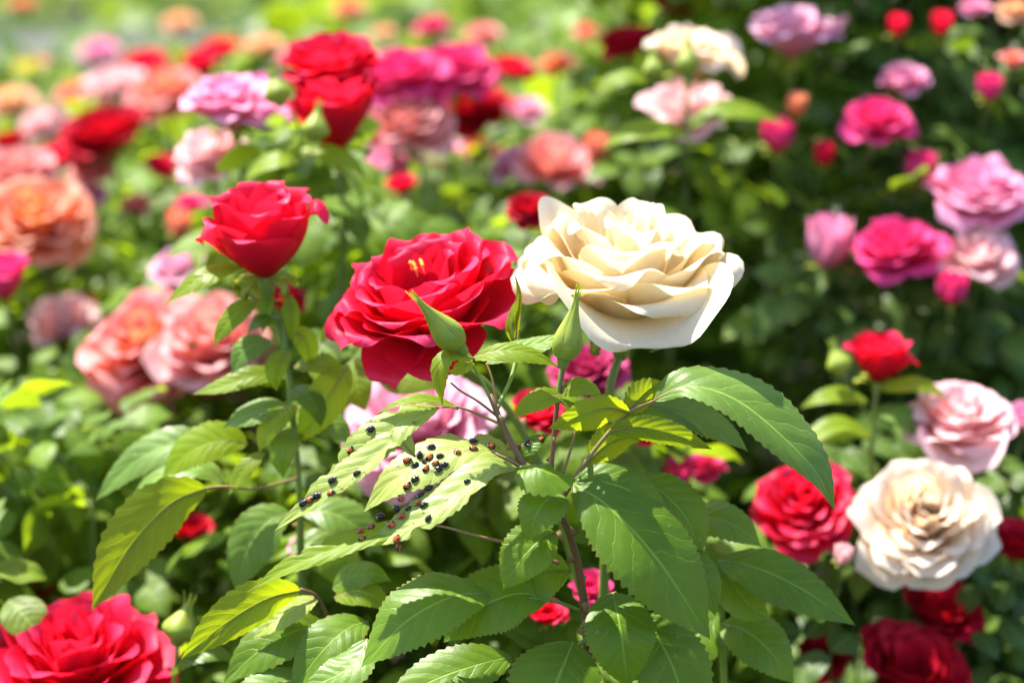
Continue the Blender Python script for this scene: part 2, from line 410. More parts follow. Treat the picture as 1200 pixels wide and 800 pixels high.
RED = [
 (-84, D(.050, .066, 66, 118, cup=46, tipcurl=6, edge=.06, point=.04)),
 (-128, D(.050, .050, 66, 128, cup=44, tipcurl=10, edge=.08, point=.05)),
 (-42, D(.066, .092, 68, 62, cup=60, tipcurl=8, edge=.02, point=.02)),
 (-158, D(.060, .072, 64, 70, cup=52, tipcurl=24, edge=.06, point=.07, nick=.05)),
 (6, D(.068, .084, 62, 30, cup=60, tipcurl=14, edge=.03, point=.09)),
 (66, D(.064, .074, 54, 18, cup=58, tipcurl=20, edge=.05, point=.07)),
 (128, D(.060, .070, 56, 32, cup=56, tipcurl=24, edge=.06, point=.08, nick=.04)),
 (-86, D(.062, .092, 74, 40, cup=66, tipcurl=30, edge=.02, point=.02)),
 (-18, D(.065, .086, 66, 22, cup=66, tipcurl=14, edge=.02, point=.05)),
 (-132, D(.060, .076, 68, 46, cup=60, tipcurl=34, edge=.04, point=.04)),
 (178, D(.058, .066, 62, 44, cup=56, tipcurl=32, edge=.06, point=.08, nick=.04)),
 (36, D(.063, .072, 56, 12, cup=62, tipcurl=16, edge=.04, point=.07)),
 (96, D(.061, .066, 52, 12, cup=62, tipcurl=20, edge=.05, point=.08)),
 (148, D(.058, .062, 56, 24, cup=60, tipcurl=26, edge=.06, point=.06)),
 (-58, D(.063, .084, 70, 14, cup=68, tipcurl=26, edge=.02, tw=.10, point=.02)),
 (-112, D(.061, .074, 68, 20, cup=66, tipcurl=32, edge=.03, tw=-.10, point=.03)),
 (-164, D(.058, .064, 62, 26, cup=62, tipcurl=32, edge=.05, point=.05)),
 (8, D(.062, .070, 58, 4, cup=70, tipcurl=18, edge=.03, point=.05, tw=.1)),
 (72, D(.060, .060, 50, 4, cup=66, tipcurl=20, edge=.05, point=.05)),
 (125, D(.058, .058, 52, 10, cup=66, tipcurl=22, edge=.06, point=.05)),
 (-82, D(.061, .070, 64, 0, cup=72, tipcurl=26, edge=.02, tw=.12, point=.03)),
 (-28, D(.061, .064, 58, -4, cup=74, tipcurl=20, edge=.02, point=.04)),
 (-138, D(.058, .060, 60, 6, cup=70, tipcurl=28, edge=.04, point=.04)),
 (170, D(.056, .054, 54, 6, cup=68, tipcurl=24, edge=.05, point=.05)),
 (100, D(.057, .052, 46, 2, cup=70, tipcurl=20, edge=.05, point=.05)),
 (35, D(.058, .052, 46, -4, cup=74, tipcurl=18, edge=.04)),
 (-60, D(.057, .054, 54, -10, cup=76, tipcurl=22, edge=.03)),
 (-148, D(.055, .048, 50, -6, cup=76, tipcurl=22, edge=.04)),
 (120, D(.054, .044, 42, -4, cup=80, tipcurl=22, edge=.05)),
 (10, D(.054, .040, 36, -8, cup=84, tipcurl=20, edge=.04)),
]
TEA = [
 (176, D(.054, .058, 60, 30, cup=60, tipcurl=54, edge=.03, point=.18)),
 (0, D(.062, .058, 56, -4, cup=60, tipcurl=50, edge=.03, point=.20)),
 (-96, D(.054, .074, 66, 6, cup=70, tipcurl=36, edge=.02, point=.02, ruffle=.02)),
 (90, D(.064, .064, 50, -2, cup=64, tipcurl=26, edge=.05, point=.05)),
 (-142, D(.061, .070, 60, 0, cup=70, tipcurl=36, edge=.02, point=.04, ruffle=.03)),
 (-44, D(.061, .072, 60, -6, cup=70, tipcurl=20, edge=.02, point=.04, ruffle=.03)),
 (150, D(.064, .060, 52, -2, cup=66, tipcurl=30, edge=.04, point=.06)),
 (45, D(.065, .060, 48, -4, cup=68, tipcurl=26, edge=.04, point=.08)),
 (-86, D(.064, .066, 54, -10, cup=76, tipcurl=24, edge=.02, ruffle=.03, point=.03)),
 (-14, D(.065, .062, 50, -10, cup=78, tipcurl=24, edge=.03, point=.06)),
 (110, D(.066, .054, 44, -8, cup=76, tipcurl=26, edge=.04, point=.06)),
 (-150, D(.065, .058, 48, -10, cup=80, tipcurl=26, edge=.04, point=.05)),
 (-50, D(.064, .050, 38, -10, cup=86, tipcurl=24, edge=.03)),
 (70, D(.065, .046, 34, -9, cup=90, tipcurl=24, edge=.03, point=.05)),
 (190, D(.064, .040, 28, -9, cup=94, tipcurl=24, edge=.03)),
 (-20, D(.063, .032, 18, -6, cup=98, tipcurl=20, edge=.03)),
]

# ------------------------------------------------------------------ leaves
def leaf_profile(s, wide=.42):
    """half-width of an ovate rose leaflet, base 0 to tip 1"""
    u = np.clip(s, 0, 1)
    a = np.where(u < wide, np.sin(np.pi / 2 * u / wide) ** .62, np.cos(np.pi / 2 * (u - wide) / (1 - wide)) ** .92)
    return a * (1 - .18 * np.clip((u - .8) / .2, 0, 1))

def leaf_verts(pts, wl, wr, N, fold=14, arch=.25, teeth=17, nu=70, nv=11, wave=.05, seed=0, wide=.42, N2=None, chew=0.):
    g = np.random.default_rng(seed + 77)
    c = spline(pts, nu); s = np.linspace(0, 1, nu)
    T = np.gradient(c, axis=0); T /= np.linalg.norm(T, axis=1)[:, None]
    N = unit(N); N2 = N if N2 is None else unit(N2)
    prof = leaf_profile(s, wide); V = []; uv = []
    sj = s + .35 / max(teeth, 1) * np.interp(s, np.linspace(0, 1, 9), g.uniform(-1, 1, 9)); saw = ((sj * teeth) % 1.0); saw = np.where(saw < .72, saw / .72, (1 - saw) / .28)
    ph = g.uniform(0, 6.28, 4)
    tt = np.linspace(-1, 1, nv)
    bites = [(g.uniform(.2, .95), g.choice([-1, 1]), g.uniform(.02, .05), g.uniform(.15, .5)) for _ in range(int(chew))]
    for i in range(nu):
        n0 = N * (1 - s[i]) + N2 * s[i]; lat = unit(np.cross(T[i], n0)); nr = np.cross(lat, T[i])
        for t in tt:
            side = -1 if t < 0 else 1
            wm = wl if t < 0 else wr
            w_ = wm * prof[i]
            tooth = (1 + (.125 * saw[i] - .045) * (abs(t) ** 8)) if 0.03 < s[i] < .97 else 1
            for bs, bd, bw, bdep in bites:
                if bd == side: tooth -= bdep * math.exp(-((s[i] - bs) / bw) ** 2) * abs(t) ** 2
            a = abs(t) * w_ * tooth
            f = rad(fold); lift = a * math.sin(f) - arch * a * a / max(wm, 1e-6)
            lift += wave * wm * abs(t) ** 1.5 * (math.sin(9 * s[i] + ph[0] + side) + .5 * math.sin(17 * s[i] + ph[1] * side)) * prof[i]
            # quilting between the side veins
            q = ((s[i] * 8 - abs(t) * 1.7) % 1.0) - .5
            lift += .006 * wm * math.cos(q * 6.28) * prof[i] * abs(t) * (1 - abs(t)) * 4
            fw = .10 * wm * abs(t) * prof[i] if s[i] < .9 else 0
            V.append(c[i] + lat * side * a * math.cos(f) + nr * lift + T[i] * fw * .6)
            uv.append((t * .5 + .5, s[i]))
    return np.array(V), grid_faces(nu, nv), np.array(uv)

LEAVES = {}
def px_pts(pp):
    return [P(a, b, FOCUS + c * .001) for a, b, c in pp]

def hero_leaf(root, key, pp, wl, wr, N, mat='leaf', label=None, name='leaf', **kw):
    """a leaflet whose midrib runs through measured points (photo x, photo y, mm behind the focus plane); wl/wr half widths in mm"""
    pts = px_pts(pp)
    V, F, uv = leaf_verts(pts, wl * .001, wr * .001, N, seed=sum(map(ord, key)), **kw)
    o = obj(name, mesh('leaf', V, F, M[mat], uv), root)
    if label: o['label'] = label
    LEAVES[key] = (V, F.tolist())
    V2, F2 = tube(pts, [.0007, .0005, .00025], 20, 6)
    # the raised midrib lies on the underside
    Nn = unit(N); obj('midrib', mesh('midrib', V2 - Nn * .0005, F2, M['rachis' if mat != 'leaf' else 'stem']), o)
    return o

def hero_stem(root, pp, r, mat='stem', thorns=0, name='stem'):
    return stem_part(root, px_pts(pp), [x * .001 for x in r], mat, thorns, name)

# ------------------------------------------------------------------ buds
def bud(root, base, tip, R, seed=0, colour='stem', name='bud', stem=True, curly=True):
    """closed rose bud: swollen hip, pointed body wrapped in sepals with long hairy tips"""
    base, tip = np.asarray(base), np.asarray(tip); H = np.linalg.norm(tip - base)
    k = 16; prof = [(0, .28), (.04, .40), (.10, .46), (.15, .52), (.20, .72), (.28, .94), (.36, 1.0), (.46, .93), (.58, .72), (.70, .48), (.82, .27), (.93, .12), (1.0, .03)]
    V = [[R * a * math.cos(2 * math.pi * j / k), R * a * math.sin(2 * math.pi * j / k), H * z] for z, a in prof for j in range(k)]
    F = [[i * k + j, i * k + (j + 1) % k, (i + 1) * k + (j + 1) % k, (i + 1) * k + j] for i in range(len(prof) - 1) for j in range(k)]
    b = obj(name, mesh('bud', V, F, M[colour]), root, mw=axis_matrix(base, tip - base, seed * 31))
    g = np.random.default_rng(seed + 5)
    for q in range(5):
        nu, nv = 22, 9; zz = np.linspace(.16, 1.12 + .14 * g.uniform(0, 1), nu)
        rr = np.interp(np.minimum(zz, 1), [p[0] for p in prof], [p[1] for p in prof]) * R * 1.05 + .0003 + np.clip(zz - .85, 0, 1) * R * (.25 + .9 * g.uniform(0, 1) * curly)
        wd = np.interp(zz, [.16, .34, .7, .9, 1.3], [.55, .66, .42, .13, .03]) * R * 1.05
        V = []; uv = []
        for i in range(nu):
            for t in np.linspace(-1, 1, nv):
                ang = t * wd[i] / max(rr[i], .0004); ang = max(-1.1, min(1.1, ang))
                bulge = rr[i] + .0007 * math.cos(t * 1.57) + .0002 * abs(t) ** 3
                V.append([bulge * math.cos(ang), bulge * math.sin(ang), H * zz[i]]); uv.append((t * .5 + .5, i / nu))
        se = obj('sepal', mesh('sepal', V, grid_faces(nu, nv), M['sepal'], uv), b, mw=Matrix.Rotation(rad(72 * q + 15), 4, 'Z'))
    return b

# ------------------------------------------------------------------ where the roses of the beds stand
G = 'blurred roses in the bed behind'
ROSES = [
 # label, kind, colour, x, y, diameter (px), depth
 ('upper of two stacked red roses, top left, above the half-open red rose', 'open', 'red', 384, 82, 112, 1.17, (-.1, -.2)),
 ('lower of two stacked red roses, top left, with a green bud before it', 'tea', 'red', 393, 132, 104, 1.15, (.0, -.15)),
 ('pale pink rose left of the two stacked red roses', 'cream', 'pink', 270, 122, 108, 1.20, (-.1, -.35)),
 ('pale peach rose tucked under the light pink rose at upper left', 'full', 'palepink', 246, 178, 84, 1.24, (-.1, -.5)),
 ('blurred dark red rose at upper left, left of the pale pink rose', 'open', 'crimson', 128, 160, 100, 1.60, (0, -.3)),
 ('big blurred orange rose at the left edge', 'cabbage', 'orange', 40, 255, 128, 1.42, (.1, -.6)),
 ('pinkish coral rose just above the big orange rose at the left edge', 'full', 'salmon', 22, 196, 78, 1.52, (.1, -.4)),
 ('dark magenta rose cut off by the left edge below the orange rose', 'tea', 'hotpink', 4, 326, 62, 1.30, (0, -.2)),
 ('coral pink rose with orange heart, left of the half-open red rose stem', 'cabbage', 'coral', 172, 402, 146, 1.28, (-.2, -.7)),
 ('salmon pink rose directly below the half-open red rose', 'full', 'salmon', 250, 398, 130, 1.24, (.1, -.6)),
 ('red underside of a rose below the coral and salmon pink pair', 'open', 'coral', 255, 448, 90, 1.30, (.1, -.3)),
 ('lilac pink rose half hidden behind the leaf left of the half-open red rose', 'full', 'lilac', 212, 312, 66, 1.34, (0, -.4)),
 ('red and pink rose top middle, right of the stacked red roses', 'full', 'hotpink', 472, 86, 104, 1.48, (-.1, -.3)),
 ('bright pink-red rose at top middle beside the other pink-red rose', 'cabbage', 'hotpink', 535, 80, 96, 1.50, (.1, -.3)),
 ('salmon rose at top middle under the two pink-red roses', 'full', 'salmon', 478, 142, 102, 1.46, (0, -.5)),
 ('dark red rose under the bright pink-red rose at top middle', 'open', 'crimson', 558, 130, 76, 1.55, (0, -.3)),
 ('small magenta rose at top middle right of the salmon rose', 'loose', 'lilac', 616, 128, 50, 1.55, (0, -.4)),
 ('loose coral pink rose above the gap between red and cream blooms', 'loose', 'salmon', 652, 188, 92, 1.50, (.3, -.5)),
 ('loose magenta rose left of the coral pink one above the big blooms', 'loose', 'lilac', 600, 190, 56, 1.52, (-.3, -.4)),
 ('pale pink rose left of centre between stacked red roses and big red rose', 'loose', 'pink', 458, 184, 60, 1.50, (0, -.4)),
 ('blurred cream rose at the top above the large cream rose', 'cream', 'blush', 808, 62, 100, 1.32, (0, -.2)),
 ('pale pink and white rose just under the blurred cream rose at the top', 'loose', 'palepink', 806, 124, 92, 1.36, (0, -.4)),
 ('crimson rose at the top left of the blurred cream rose', 'open', 'crimson', 738, 52, 62, 1.50, (0, -.3)),
 ('crimson rose cut by the top edge above the blurred cream rose', 'open', 'crimson', 786, 8, 46, 1.60, (0, -.2)),
 ('orange-red rose peeking at top middle over bright leaves', 'loose', 'orange', 652, 74, 44, 1.60, (0, -.3)),
 ('magenta pink rose at the top right before the dark hollow', 'cream', 'lilac', 928, 38, 100, 1.40, (-.1, -.3)),
 ('pinkish red rose at upper right above the big pink rose', 'full', 'hotpink', 1030, 140, 82, 1.34, (.1, -.4)),
 ('pink rose half hidden by leaves above the pinkish red rose', 'loose', 'pink', 1060, 92, 58, 1.38, (0, -.3)),
 ('small red rose bud left of the big pink rose', 'knob', 'hotpink', 1079, 197, 36, 1.34, (0, -.2)),
 ('big round pink rose at the right edge', 'cabbage', 'pink', 1150, 224, 116, 1.30, (.1, -.3)),
 ('hot pink rose below and left of the big round pink rose', 'full', 'hotpink', 1054, 288, 102, 1.28, (-.1, -.4)),
 ('light pink rose directly under the big round pink rose', 'loose', 'palepink', 1148, 298, 88, 1.27, (0, -.5)),
 ('round pink rosebud left of the hot pink rose', 'knob', 'pink', 972, 284, 56, 1.32, (0, -.1)),
 ('small red rose on an upright stem right of the arching leaf', 'tea', 'red', 1030, 420, 68, 1.14, (0, -.1)),
 ('light pink rose at the right, above the cream rose at lower right', 'cream', 'palepink', 1124, 492, 116, 1.13, (-.1, -.3)),
 ('pink rose cut by the right edge beside the light pink rose', 'full', 'pink', 1204, 486, 50, 1.16, (0, -.3)),
 ('full red rose behind the tip of the arching leaf', 'cabbage', 'red', 944, 590, 116, 1.10, (-.2, -.6)),
 ('full cream rose at the lower right with golden heart', 'cabbage', 'blush', 1086, 608, 150, 1.08, (-.1, -.9)),
 ('dark red rose at the right edge beside the cream rose at lower right', 'open', 'crimson', 1194, 640, 80, 1.12, (0, -.3)),
 ('dark red rose just under the cream rose at lower right', 'open', 'crimson', 1098, 718, 96, 1.14, (.1, -.4)),
 ('dark red rose cut by the bottom edge at lower right', 'open', 'crimson', 1066, 792, 124, 1.10, (0, -.4)),
 ('small dark red rose in shade left of the one at the bottom right edge', 'open', 'crimson', 962, 768, 58, 1.13, (0, -.3)),
 ('lilac pink rose behind the shoot, under the large red rose', 'full', 'lilac', 492, 492, 168, 1.06, (-.1, -.5)),
 ('magenta rose in shade under the large cream rose', 'full', 'magenta_painted_shade', 690, 432, 86, 1.08, (0, -.4)),
 ('red rose glimpsed behind the bud stalks below the large cream rose', 'open', 'red', 628, 486, 62, 1.03, (0, -.3)),
 ('red rose glimpsed behind the bright leaves right of the tall bud', 'open', 'red', 762, 494, 58, 1.07, (0, -.3)),
 ('small hot pink rose under the arching leaf', 'loose', 'hotpink', 828, 546, 44, 1.12, (0, -.3)),
 ('tiny hot pink rose left of the other one under the arching leaf', 'knob', 'hotpink', 793, 556, 34, 1.12, (0, -.3)),
 ('hot pink rose glimpsed through the gap beside the main stem', 'open', 'hotpink', 690, 690, 46, .99, (0, -.3)),
 ('red rose glimpsed between dark leaves left of the main stem', 'open', 'red', 640, 722, 48, .99, (0, -.3)),
 ('large red rose filling the bottom left corner', 'cabbage', 'red', 88, 776, 214, .99, (.05, -.25)),
 ('red rose in shade behind the long bright leaf at left', 'open', 'crimson', 226, 622, 52, 1.15, (0, -.3)),
 ('dark red rose in shade above the large red rose in the corner', 'open', 'crimson', 34, 682, 54, 1.22, (0, -.3)),
 ('dusty pink rose at the left, left of the coral rose', 'loose', 'palepink', 74, 374, 84, 1.45, (0, -.4)),
 ('small red rose behind the dusty pink rose at the left', 'open', 'crimson', 92, 362, 46, 1.5, (0, -.4)),
 ('blurred pink rose at upper left, left of the coral one', 'full', 'palepink', 136, 98, 72, 2.0, (0, -.3)),
 ('blurred coral rose at upper left, above the dark red rose', 'full', 'coral', 196, 106, 88, 1.9, (0, -.3)),
 ('blurred red rose at upper left, behind the pink and coral pair', 'open', 'red', 168, 80, 58, 2.1, (0, -.3)),
 ('blurred orange-peach rose at the far upper left edge', 'full', 'peach', 14, 118, 58, 2.2, (0, -.3)),
 ('blurred light pink rose at the left below the orange-peach one', 'full', 'palepink', 54, 144, 62, 2.0, (0, -.3)),
 ('blurred red rose at the left edge above the coral pink rose', 'open', 'crimson', 14, 168, 44, 1.9, (0, -.3)),
 ('far orange rose at the top left of the stacked red roses', 'full', 'coral', 408, 10, 36, 2.6, (0, -.3)),
 ('far pale rose at the top between the stacked red and pink-red roses', 'full', 'peach', 450, 38, 28, 2.4, (0, -.3)),
 ('soft coral rose at upper left between the orange-peach and pink ones', 'full', 'coral', 94, 112, 58, 2.3, (0, -.3)),
 ('soft red rose far back above the light pink rose pair', 'open', 'red', 232, 74, 40, 2.2, (0, -.3)),
 ('soft peach rose far back, top left of the stacked red roses', 'full', 'peach', 310, 52, 40, 2.2, (0, -.3)),
 ('soft red rose low at the left edge under the peach rose', 'open', 'red', 64, 188, 58, 1.75, (0, -.3)),
 ('soft pink rose behind the orange rose at the left edge', 'full', 'pink', 102, 224, 44, 1.6, (0, -.3)),
 ('small red rose between the dark red and light peach roses', 'open', 'red', 186, 196, 38, 1.6, (0, -.3)),
 ('soft red rose at top middle just right of the bright pink-red one', 'open', 'red', 600, 84, 48, 1.7, (0, -.3)),
 ('soft coral rose far back at top middle', 'full', 'coral', 690, 36, 34, 2.0, (0, -.3)),
 ('small coral bud among leaves below the coral pink rose', 'knob', 'coral', 700, 172, 28, 1.5, (0, -.3)),
 ('small red rose among leaves just above the big red rose', 'open', 'red', 470, 216, 34, 1.4, (0, -.3)),
 ('small red rose peeking out just below the half-open red rose', 'open', 'red', 330, 352, 52, 1.22, (0, -.3)),
 ('soft salmon rose far back between the far orange rose and the stacked red roses', 'full', 'salmon', 352, 66, 50, 2.1, (0, -.3)),
 ('soft hot pink rose far back at top middle above the pink-red pair', 'full', 'hotpink', 508, 30, 40, 2.3, (0, -.3)),
 ('soft salmon rose far back at top middle right of the hot pink one', 'full', 'salmon', 566, 40, 44, 2.2, (0, -.3)),
 ('soft red rose far back above the light pink rose at upper left', 'open', 'red', 262, 60, 46, 2.3, (0, -.3)),
 ('far pink rose at the top left above the pink and coral pair', 'full', 'pink', 118, 58, 46, 2.7, (0, -.3)),
 ('far coral rose at the left edge high above the orange-peach rose', 'full', 'coral', 40, 78, 40, 2.8, (0, -.3)),
 ('soft pink rose under the salmon rose at top middle', 'loose', 'pink', 520, 176, 52, 1.6, (0, -.4)),
 ('soft red rose left of the loose coral pink rose', 'open', 'red', 566, 178, 40, 1.6, (0, -.3)),
 ('soft coral rose between the dark red rose and the big orange rose', 'full', 'coral', 108, 196, 50, 1.6, (0, -.3)),
 ('far red rose at the top left corner', 'open', 'coral', 28, 6, 30, 3.4, (0, -.3)),
 ('far pink rose above the light pink rose at upper left', 'full', 'peach', 210, 26, 40, 3.0, (0, -.3)),
 ('pale orange rose in the top right corner', 'full', 'peach', 1190, 12, 44, 1.4, (0, -.3)),
 ('pink rose at the top right, left of the corner', 'loose', 'pink', 1142, 8, 36, 1.42, (0, -.3)),
 ('small red rose at the top right under the pink one', 'knob', 'red', 1104, 28, 26, 1.4, (0, -.3)),
 ('small red rose at the top right, left of its twin', 'knob', 'red', 1052, 30, 24, 1.4, (0, -.3)),
 ('small coral rose at the right edge above the big pink rose', 'loose', 'coral', 1188, 68, 30, 1.38, (0, -.3)),
 ('small hot pink rose at the right edge above the big pink rose', 'knob', 'hotpink', 1160, 102, 28, 1.36, (0, -.3)),
 ('small crimson bud below the magenta rose at the top right', 'knob', 'hotpink', 910, 158, 36, 1.36, (0, -.2)),
 ('small orange-red bud at upper right among dark leaves', 'knob', 'orange', 934, 122, 24, 1.36, (0, -.2)),
 ('small red bud left of the pinkish red rose', 'knob', 'red', 966, 180, 26, 1.36, (0, -.2)),
 ('small pink-red rose under the hot pink rose at right', 'knob', 'hotpink', 1116, 338, 34, 1.25, (0, -.2)),
 ('small red rose peeking left of the large cream rose', 'open', 'crimson', 618, 246, 48, 1.20, (0, -.3)),
 ('small red rose between upper left leaves below the dark red rose', 'loose', 'coral', 160, 238, 38, 1.6, (0, -.3)),
 ('small pink-red rose below the light pink rose at upper left', 'loose', 'hotpink', 222, 238, 36, 1.5, (0, -.3)),
 ('small coral bud at the left of the half-open red rose', 'knob', 'coral', 210, 262, 30, 1.45, (0, -.3)),
 ('tiny pink rose in the shade at lower left', 'knob', 'palepink', 190, 616, 26, 1.2, (0, -.3)),
 ('pink rose glimpsed behind the stems below the chewed leaves', 'loose', 'pink', 362, 640, 48, 1.08, (0, -.3)),
 ('pale pink bud right of the full red rose at lower right', 'knob', 'palepink', 988, 650, 22, 1.05, (0, -.3)),
]

# ------------------------------------------------------------------ the setting
def sheet(name, x0, x1, y0, y1, z, mat):
    o = obj(name, mesh(name, [[x0, y0, z], [x1, y0, z], [x1, y1, z], [x0, y1, z]], [[0, 1, 2, 3]], M[mat]))
    return tag(o, kind='structure')
sheet('ground', -600, 600, -600, 1500, 0, 'lawn')
sheet('flower_bed', -14, 14, -1.5, 9.5, .004, 'soil')
sheet('path', -60, -2.6, 11.5, 19, .008, 'gravel')
sheet('flower_bed', -40, 60, 24, 60, .004, 'soil')

def sm(a, b, x): u = np.clip((x - a) / (b - a), 0, 1); return u * u * (3 - 2 * u)
def canopy(x, y):
    """height of the rose beds' leafy top"""
    left = .86 + .11 * sm(.93, 1.10, y) + .06 * sm(1.1, 1.5, y) + .01 * sm(2, 5, y)
    right = .68 + .14 * sm(.95, 1.25, y) + .70 * sm(1.52, 1.70, y)
    k = sm(.05, .17, x - .05 * (y - 1.3))
    h = left * (1 - k) + right * k
    h += .055 * np.sin(6.1 * x + 1.3) * np.sin(5.3 * y + .4) + .04 * np.sin(13 * x + 3 * y) * np.sin(11 * y - 2 * x)
    hole = np.exp(-(((x - .19) / .10) ** 2 + ((y - 1.32) / .20) ** 2))          # the dark hollow beside the cream rose
    hole2 = np.exp(-(((x + .20) / .07) ** 2 + ((y - 1.00) / .05) ** 2))         # shaded gap at the lower left
    return h - .25 * hole - .22 * hole2

# leaflet templates of the bushes
def small_leaf(L, W, seed, nu=10, nv=5, **k):
    pts = [(0, 0, 0), (L * .35, 0, L * .06), (L * .7, 0, L * .02), (L, 0, -L * .12)]
    return leaf_verts(np.array(pts), W / 2, W / 2, (0, 0, 1), fold=k.get('fold', 16), arch=.3, teeth=0, nu=nu, nv=nv, wave=.08, seed=seed)
BL = [small_leaf(.05, .034 + .002 * i, i, 14, 7, fold=8 + 5 * i) for i in range(4)]
BLM = [mesh('leaf', V, F, M['bush_leaf_obj'], uv) for V, F, uv in BL]
FL = [small_leaf(.05, .036, i + 9, 6, 3) for i in range(3)]

def rot_to(dirv, nrm):
    x = unit(dirv); z = unit(nrm - x * np.dot(nrm, x)); y = np.cross(z, x)
    return np.stack([x, y, z], 1)

RP = np.array([[r[3], r[4], r[5], r[6]] for r in ROSES] + [[735, 310, 270, .90], [500, 350, 230, .905], [312, 265, 150, .965]])
def sample_leaves(n, x_of, ymin, ymax, g, size, depth_scale=.10, wall=False):
    out = []
    while len(out) < n:
        y = ymin * (ymax / ymin) ** g.uniform(); half = x_of(y); x = g.uniform(-half, half)
        z0 = float(canopy(np.array(x), np.array(y)))
        # every spray: a compound leaf of five leaflets on a stalk
        wallish = float(sm(.04, .26, x - .05 * (y - 1.3))) * float(sm(1.35, 1.5, y)) * (1 - float(sm(1.9, 2.0, y)))
        z = z0 + .03 - g.exponential(depth_scale) * (1 + 1.2 * wallish)
        if wall == 'face':
            x = g.uniform(.07, half_near(2.0)); z = g.uniform(.40, 1.52)  # crown above the view and its overhang are added to shade the face
            y = 1.60 - .06 * float(sm(1.15, 1.5, z)) + g.exponential(.14) + .05 * math.sin(9 * x + 3 * z)
        elif wall: z = z0 - .1 - g.exponential(.22)
        if z < .3 or (y < 1.05 and z0 + .02 < z): continue
        if not wall and math.sin(47 * x + 1) * math.sin(43 * y + 2) * math.sin(45 * z + x * 9) < -.06 and g.uniform() < .8: continue   # sprays grow in tufts
        hole = math.exp(-(((x - .20) / .12) ** 2 + ((y - 1.30) / .25) ** 2))
        if g.uniform() < hole * .9: continue
        q = proj((x, y, z))
        if y > 3.3 and x < -.13 * y and g.uniform() < .97: continue     # the left bed ends before the path
        if q[2] < .93 + .05 * g.uniform(): continue
        if y < 2.2:                                              # blooms stand clear of the leaves
            c_ = (RP[:, 0] - q[0]) ** 2 + (RP[:, 1] - q[1]) ** 2 < (RP[:, 2] * .56 + 46 / q[2]) ** 2
            if np.any(c_ & (q[2] < RP[:, 3] + .03) & (q[2] > RP[:, 3] - .45)) and g.uniform() < .95: continue
        a = g.uniform(0, 6.28); up = unit([g.normal(0, .55), g.normal(-.15, .55), 1])
        d = unit(np.array([math.cos(a), math.sin(a), g.normal(-.15, .25)])); d = unit(d - up * np.dot(d, up) * .6)
        sd_ = unit(np.cross(up, d)); sz = size * g.uniform(.7, 1.15); v = g.uniform()
        p0 = np.array([x, y, z]); Ls = .05 * sz
        for (al, dv, sc) in ((1.0, d, 1.0), (.55, d * .45 + sd_, .85), (.55, d * .45 - sd_, .85), (-.05, d * .35 + sd_, .72), (-.05, d * .35 - sd_, .72)):
            if g.uniform() < .12: continue
            b = p0 + d * al * Ls * .95 + g.normal(0, .003, 3)
            nn = unit(up + g.normal(0, .22, 3))
            out.append((b, unit(dv + g.normal(0, .12, 3) - np.array([0, 0, .12])), nn, sz * sc, float(np.clip(v + g.normal(0, .15), 0, 1))))
    return out

def join_leaves(items, tmpl):
    VV, FF, UU, AA = [], [], [], []; off = 0
    for i, (b, d, nn, sc, v) in enumerate(items):
        V, F, uv = tmpl[i % len(tmpl)]
        VV.append((V * sc) @ rot_to(d, nn).T + b); FF.append(np.asarray(F) + off); UU.append(uv); AA.append(np.full(len(V), v)); off += len(V)
    return np.vstack(VV), np.vstack(FF), np.vstack(UU), np.concatenate(AA)

g0 = np.random.default_rng(4)
half_near = lambda y: .12 + .36 * y
near = sample_leaves(21000, half_near, .93, 3.0, g0, .78, .085)
near += sample_leaves(9000, half_near, 1.45, 2.05, g0, 1.05, .1, wall='face')
near += sample_leaves(3500, half_near, 1.0, 2.4, g0, 1.1, .1, wall=True)
def sprays(n_each, g):
    out = []
    for r in list(ROSES) + [('', '', '', 312, 265, 120, .97)] * 2:
        if r[6] > 1.75: continue
        R_ = r[5] / 2 / FPX * r[6]; c = P(r[3], r[4], r[6])
        for _ in range(n_each if r[5] > 40 else 2):
            a = g.uniform(0, 6.28); rr = R_ * g.uniform(.4, 1.5)
            p0 = c + np.array([rr * math.cos(a), abs(rr * math.sin(a)) * .6 + .015, -R_ * .8 - g.uniform(.005, .075)])
            q = proj(p0)
            if q[2] < .95: continue
            c_ = (RP[:, 0] - q[0]) ** 2 + (RP[:, 1] - q[1]) ** 2 < (RP[:, 2] * .5 + 40 / q[2]) ** 2
            if np.any(c_ & (q[2] < RP[:, 3] + .03)) and g.uniform() < .95: continue
            up = unit([g.normal(0, .4), g.normal(-.3, .4), 1]); d = unit([math.cos(a), math.sin(a) * .5, g.normal(-.2, .2)]); d = unit(d - up * np.dot(d, up) * .6)
            sd_ = unit(np.cross(up, d)); sz = g.uniform(.65, .95); v = g.uniform()
            for (al, dv, sc) in ((1.0, d, 1.0), (.55, d * .45 + sd_, .85), (.55, d * .45 - sd_, .85), (-.05, d * .35 + sd_, .72), (-.05, d * .35 - sd_, .72)):
                out.append((p0 + d * al * .047 * sz + g.normal(0, .003, 3), unit(dv + g.normal(0, .12, 3) - np.array([0, 0, .12])), unit(up + g.normal(0, .2, 3)), sz * sc, float(np.clip(v + g.normal(0, .15), 0, 1))))
    return out
near += sprays(7, g0)
far_ = sample_leaves(6500, lambda y: .2 + .40 * y, 3.0, 9.3, g0, 2.2, .09)
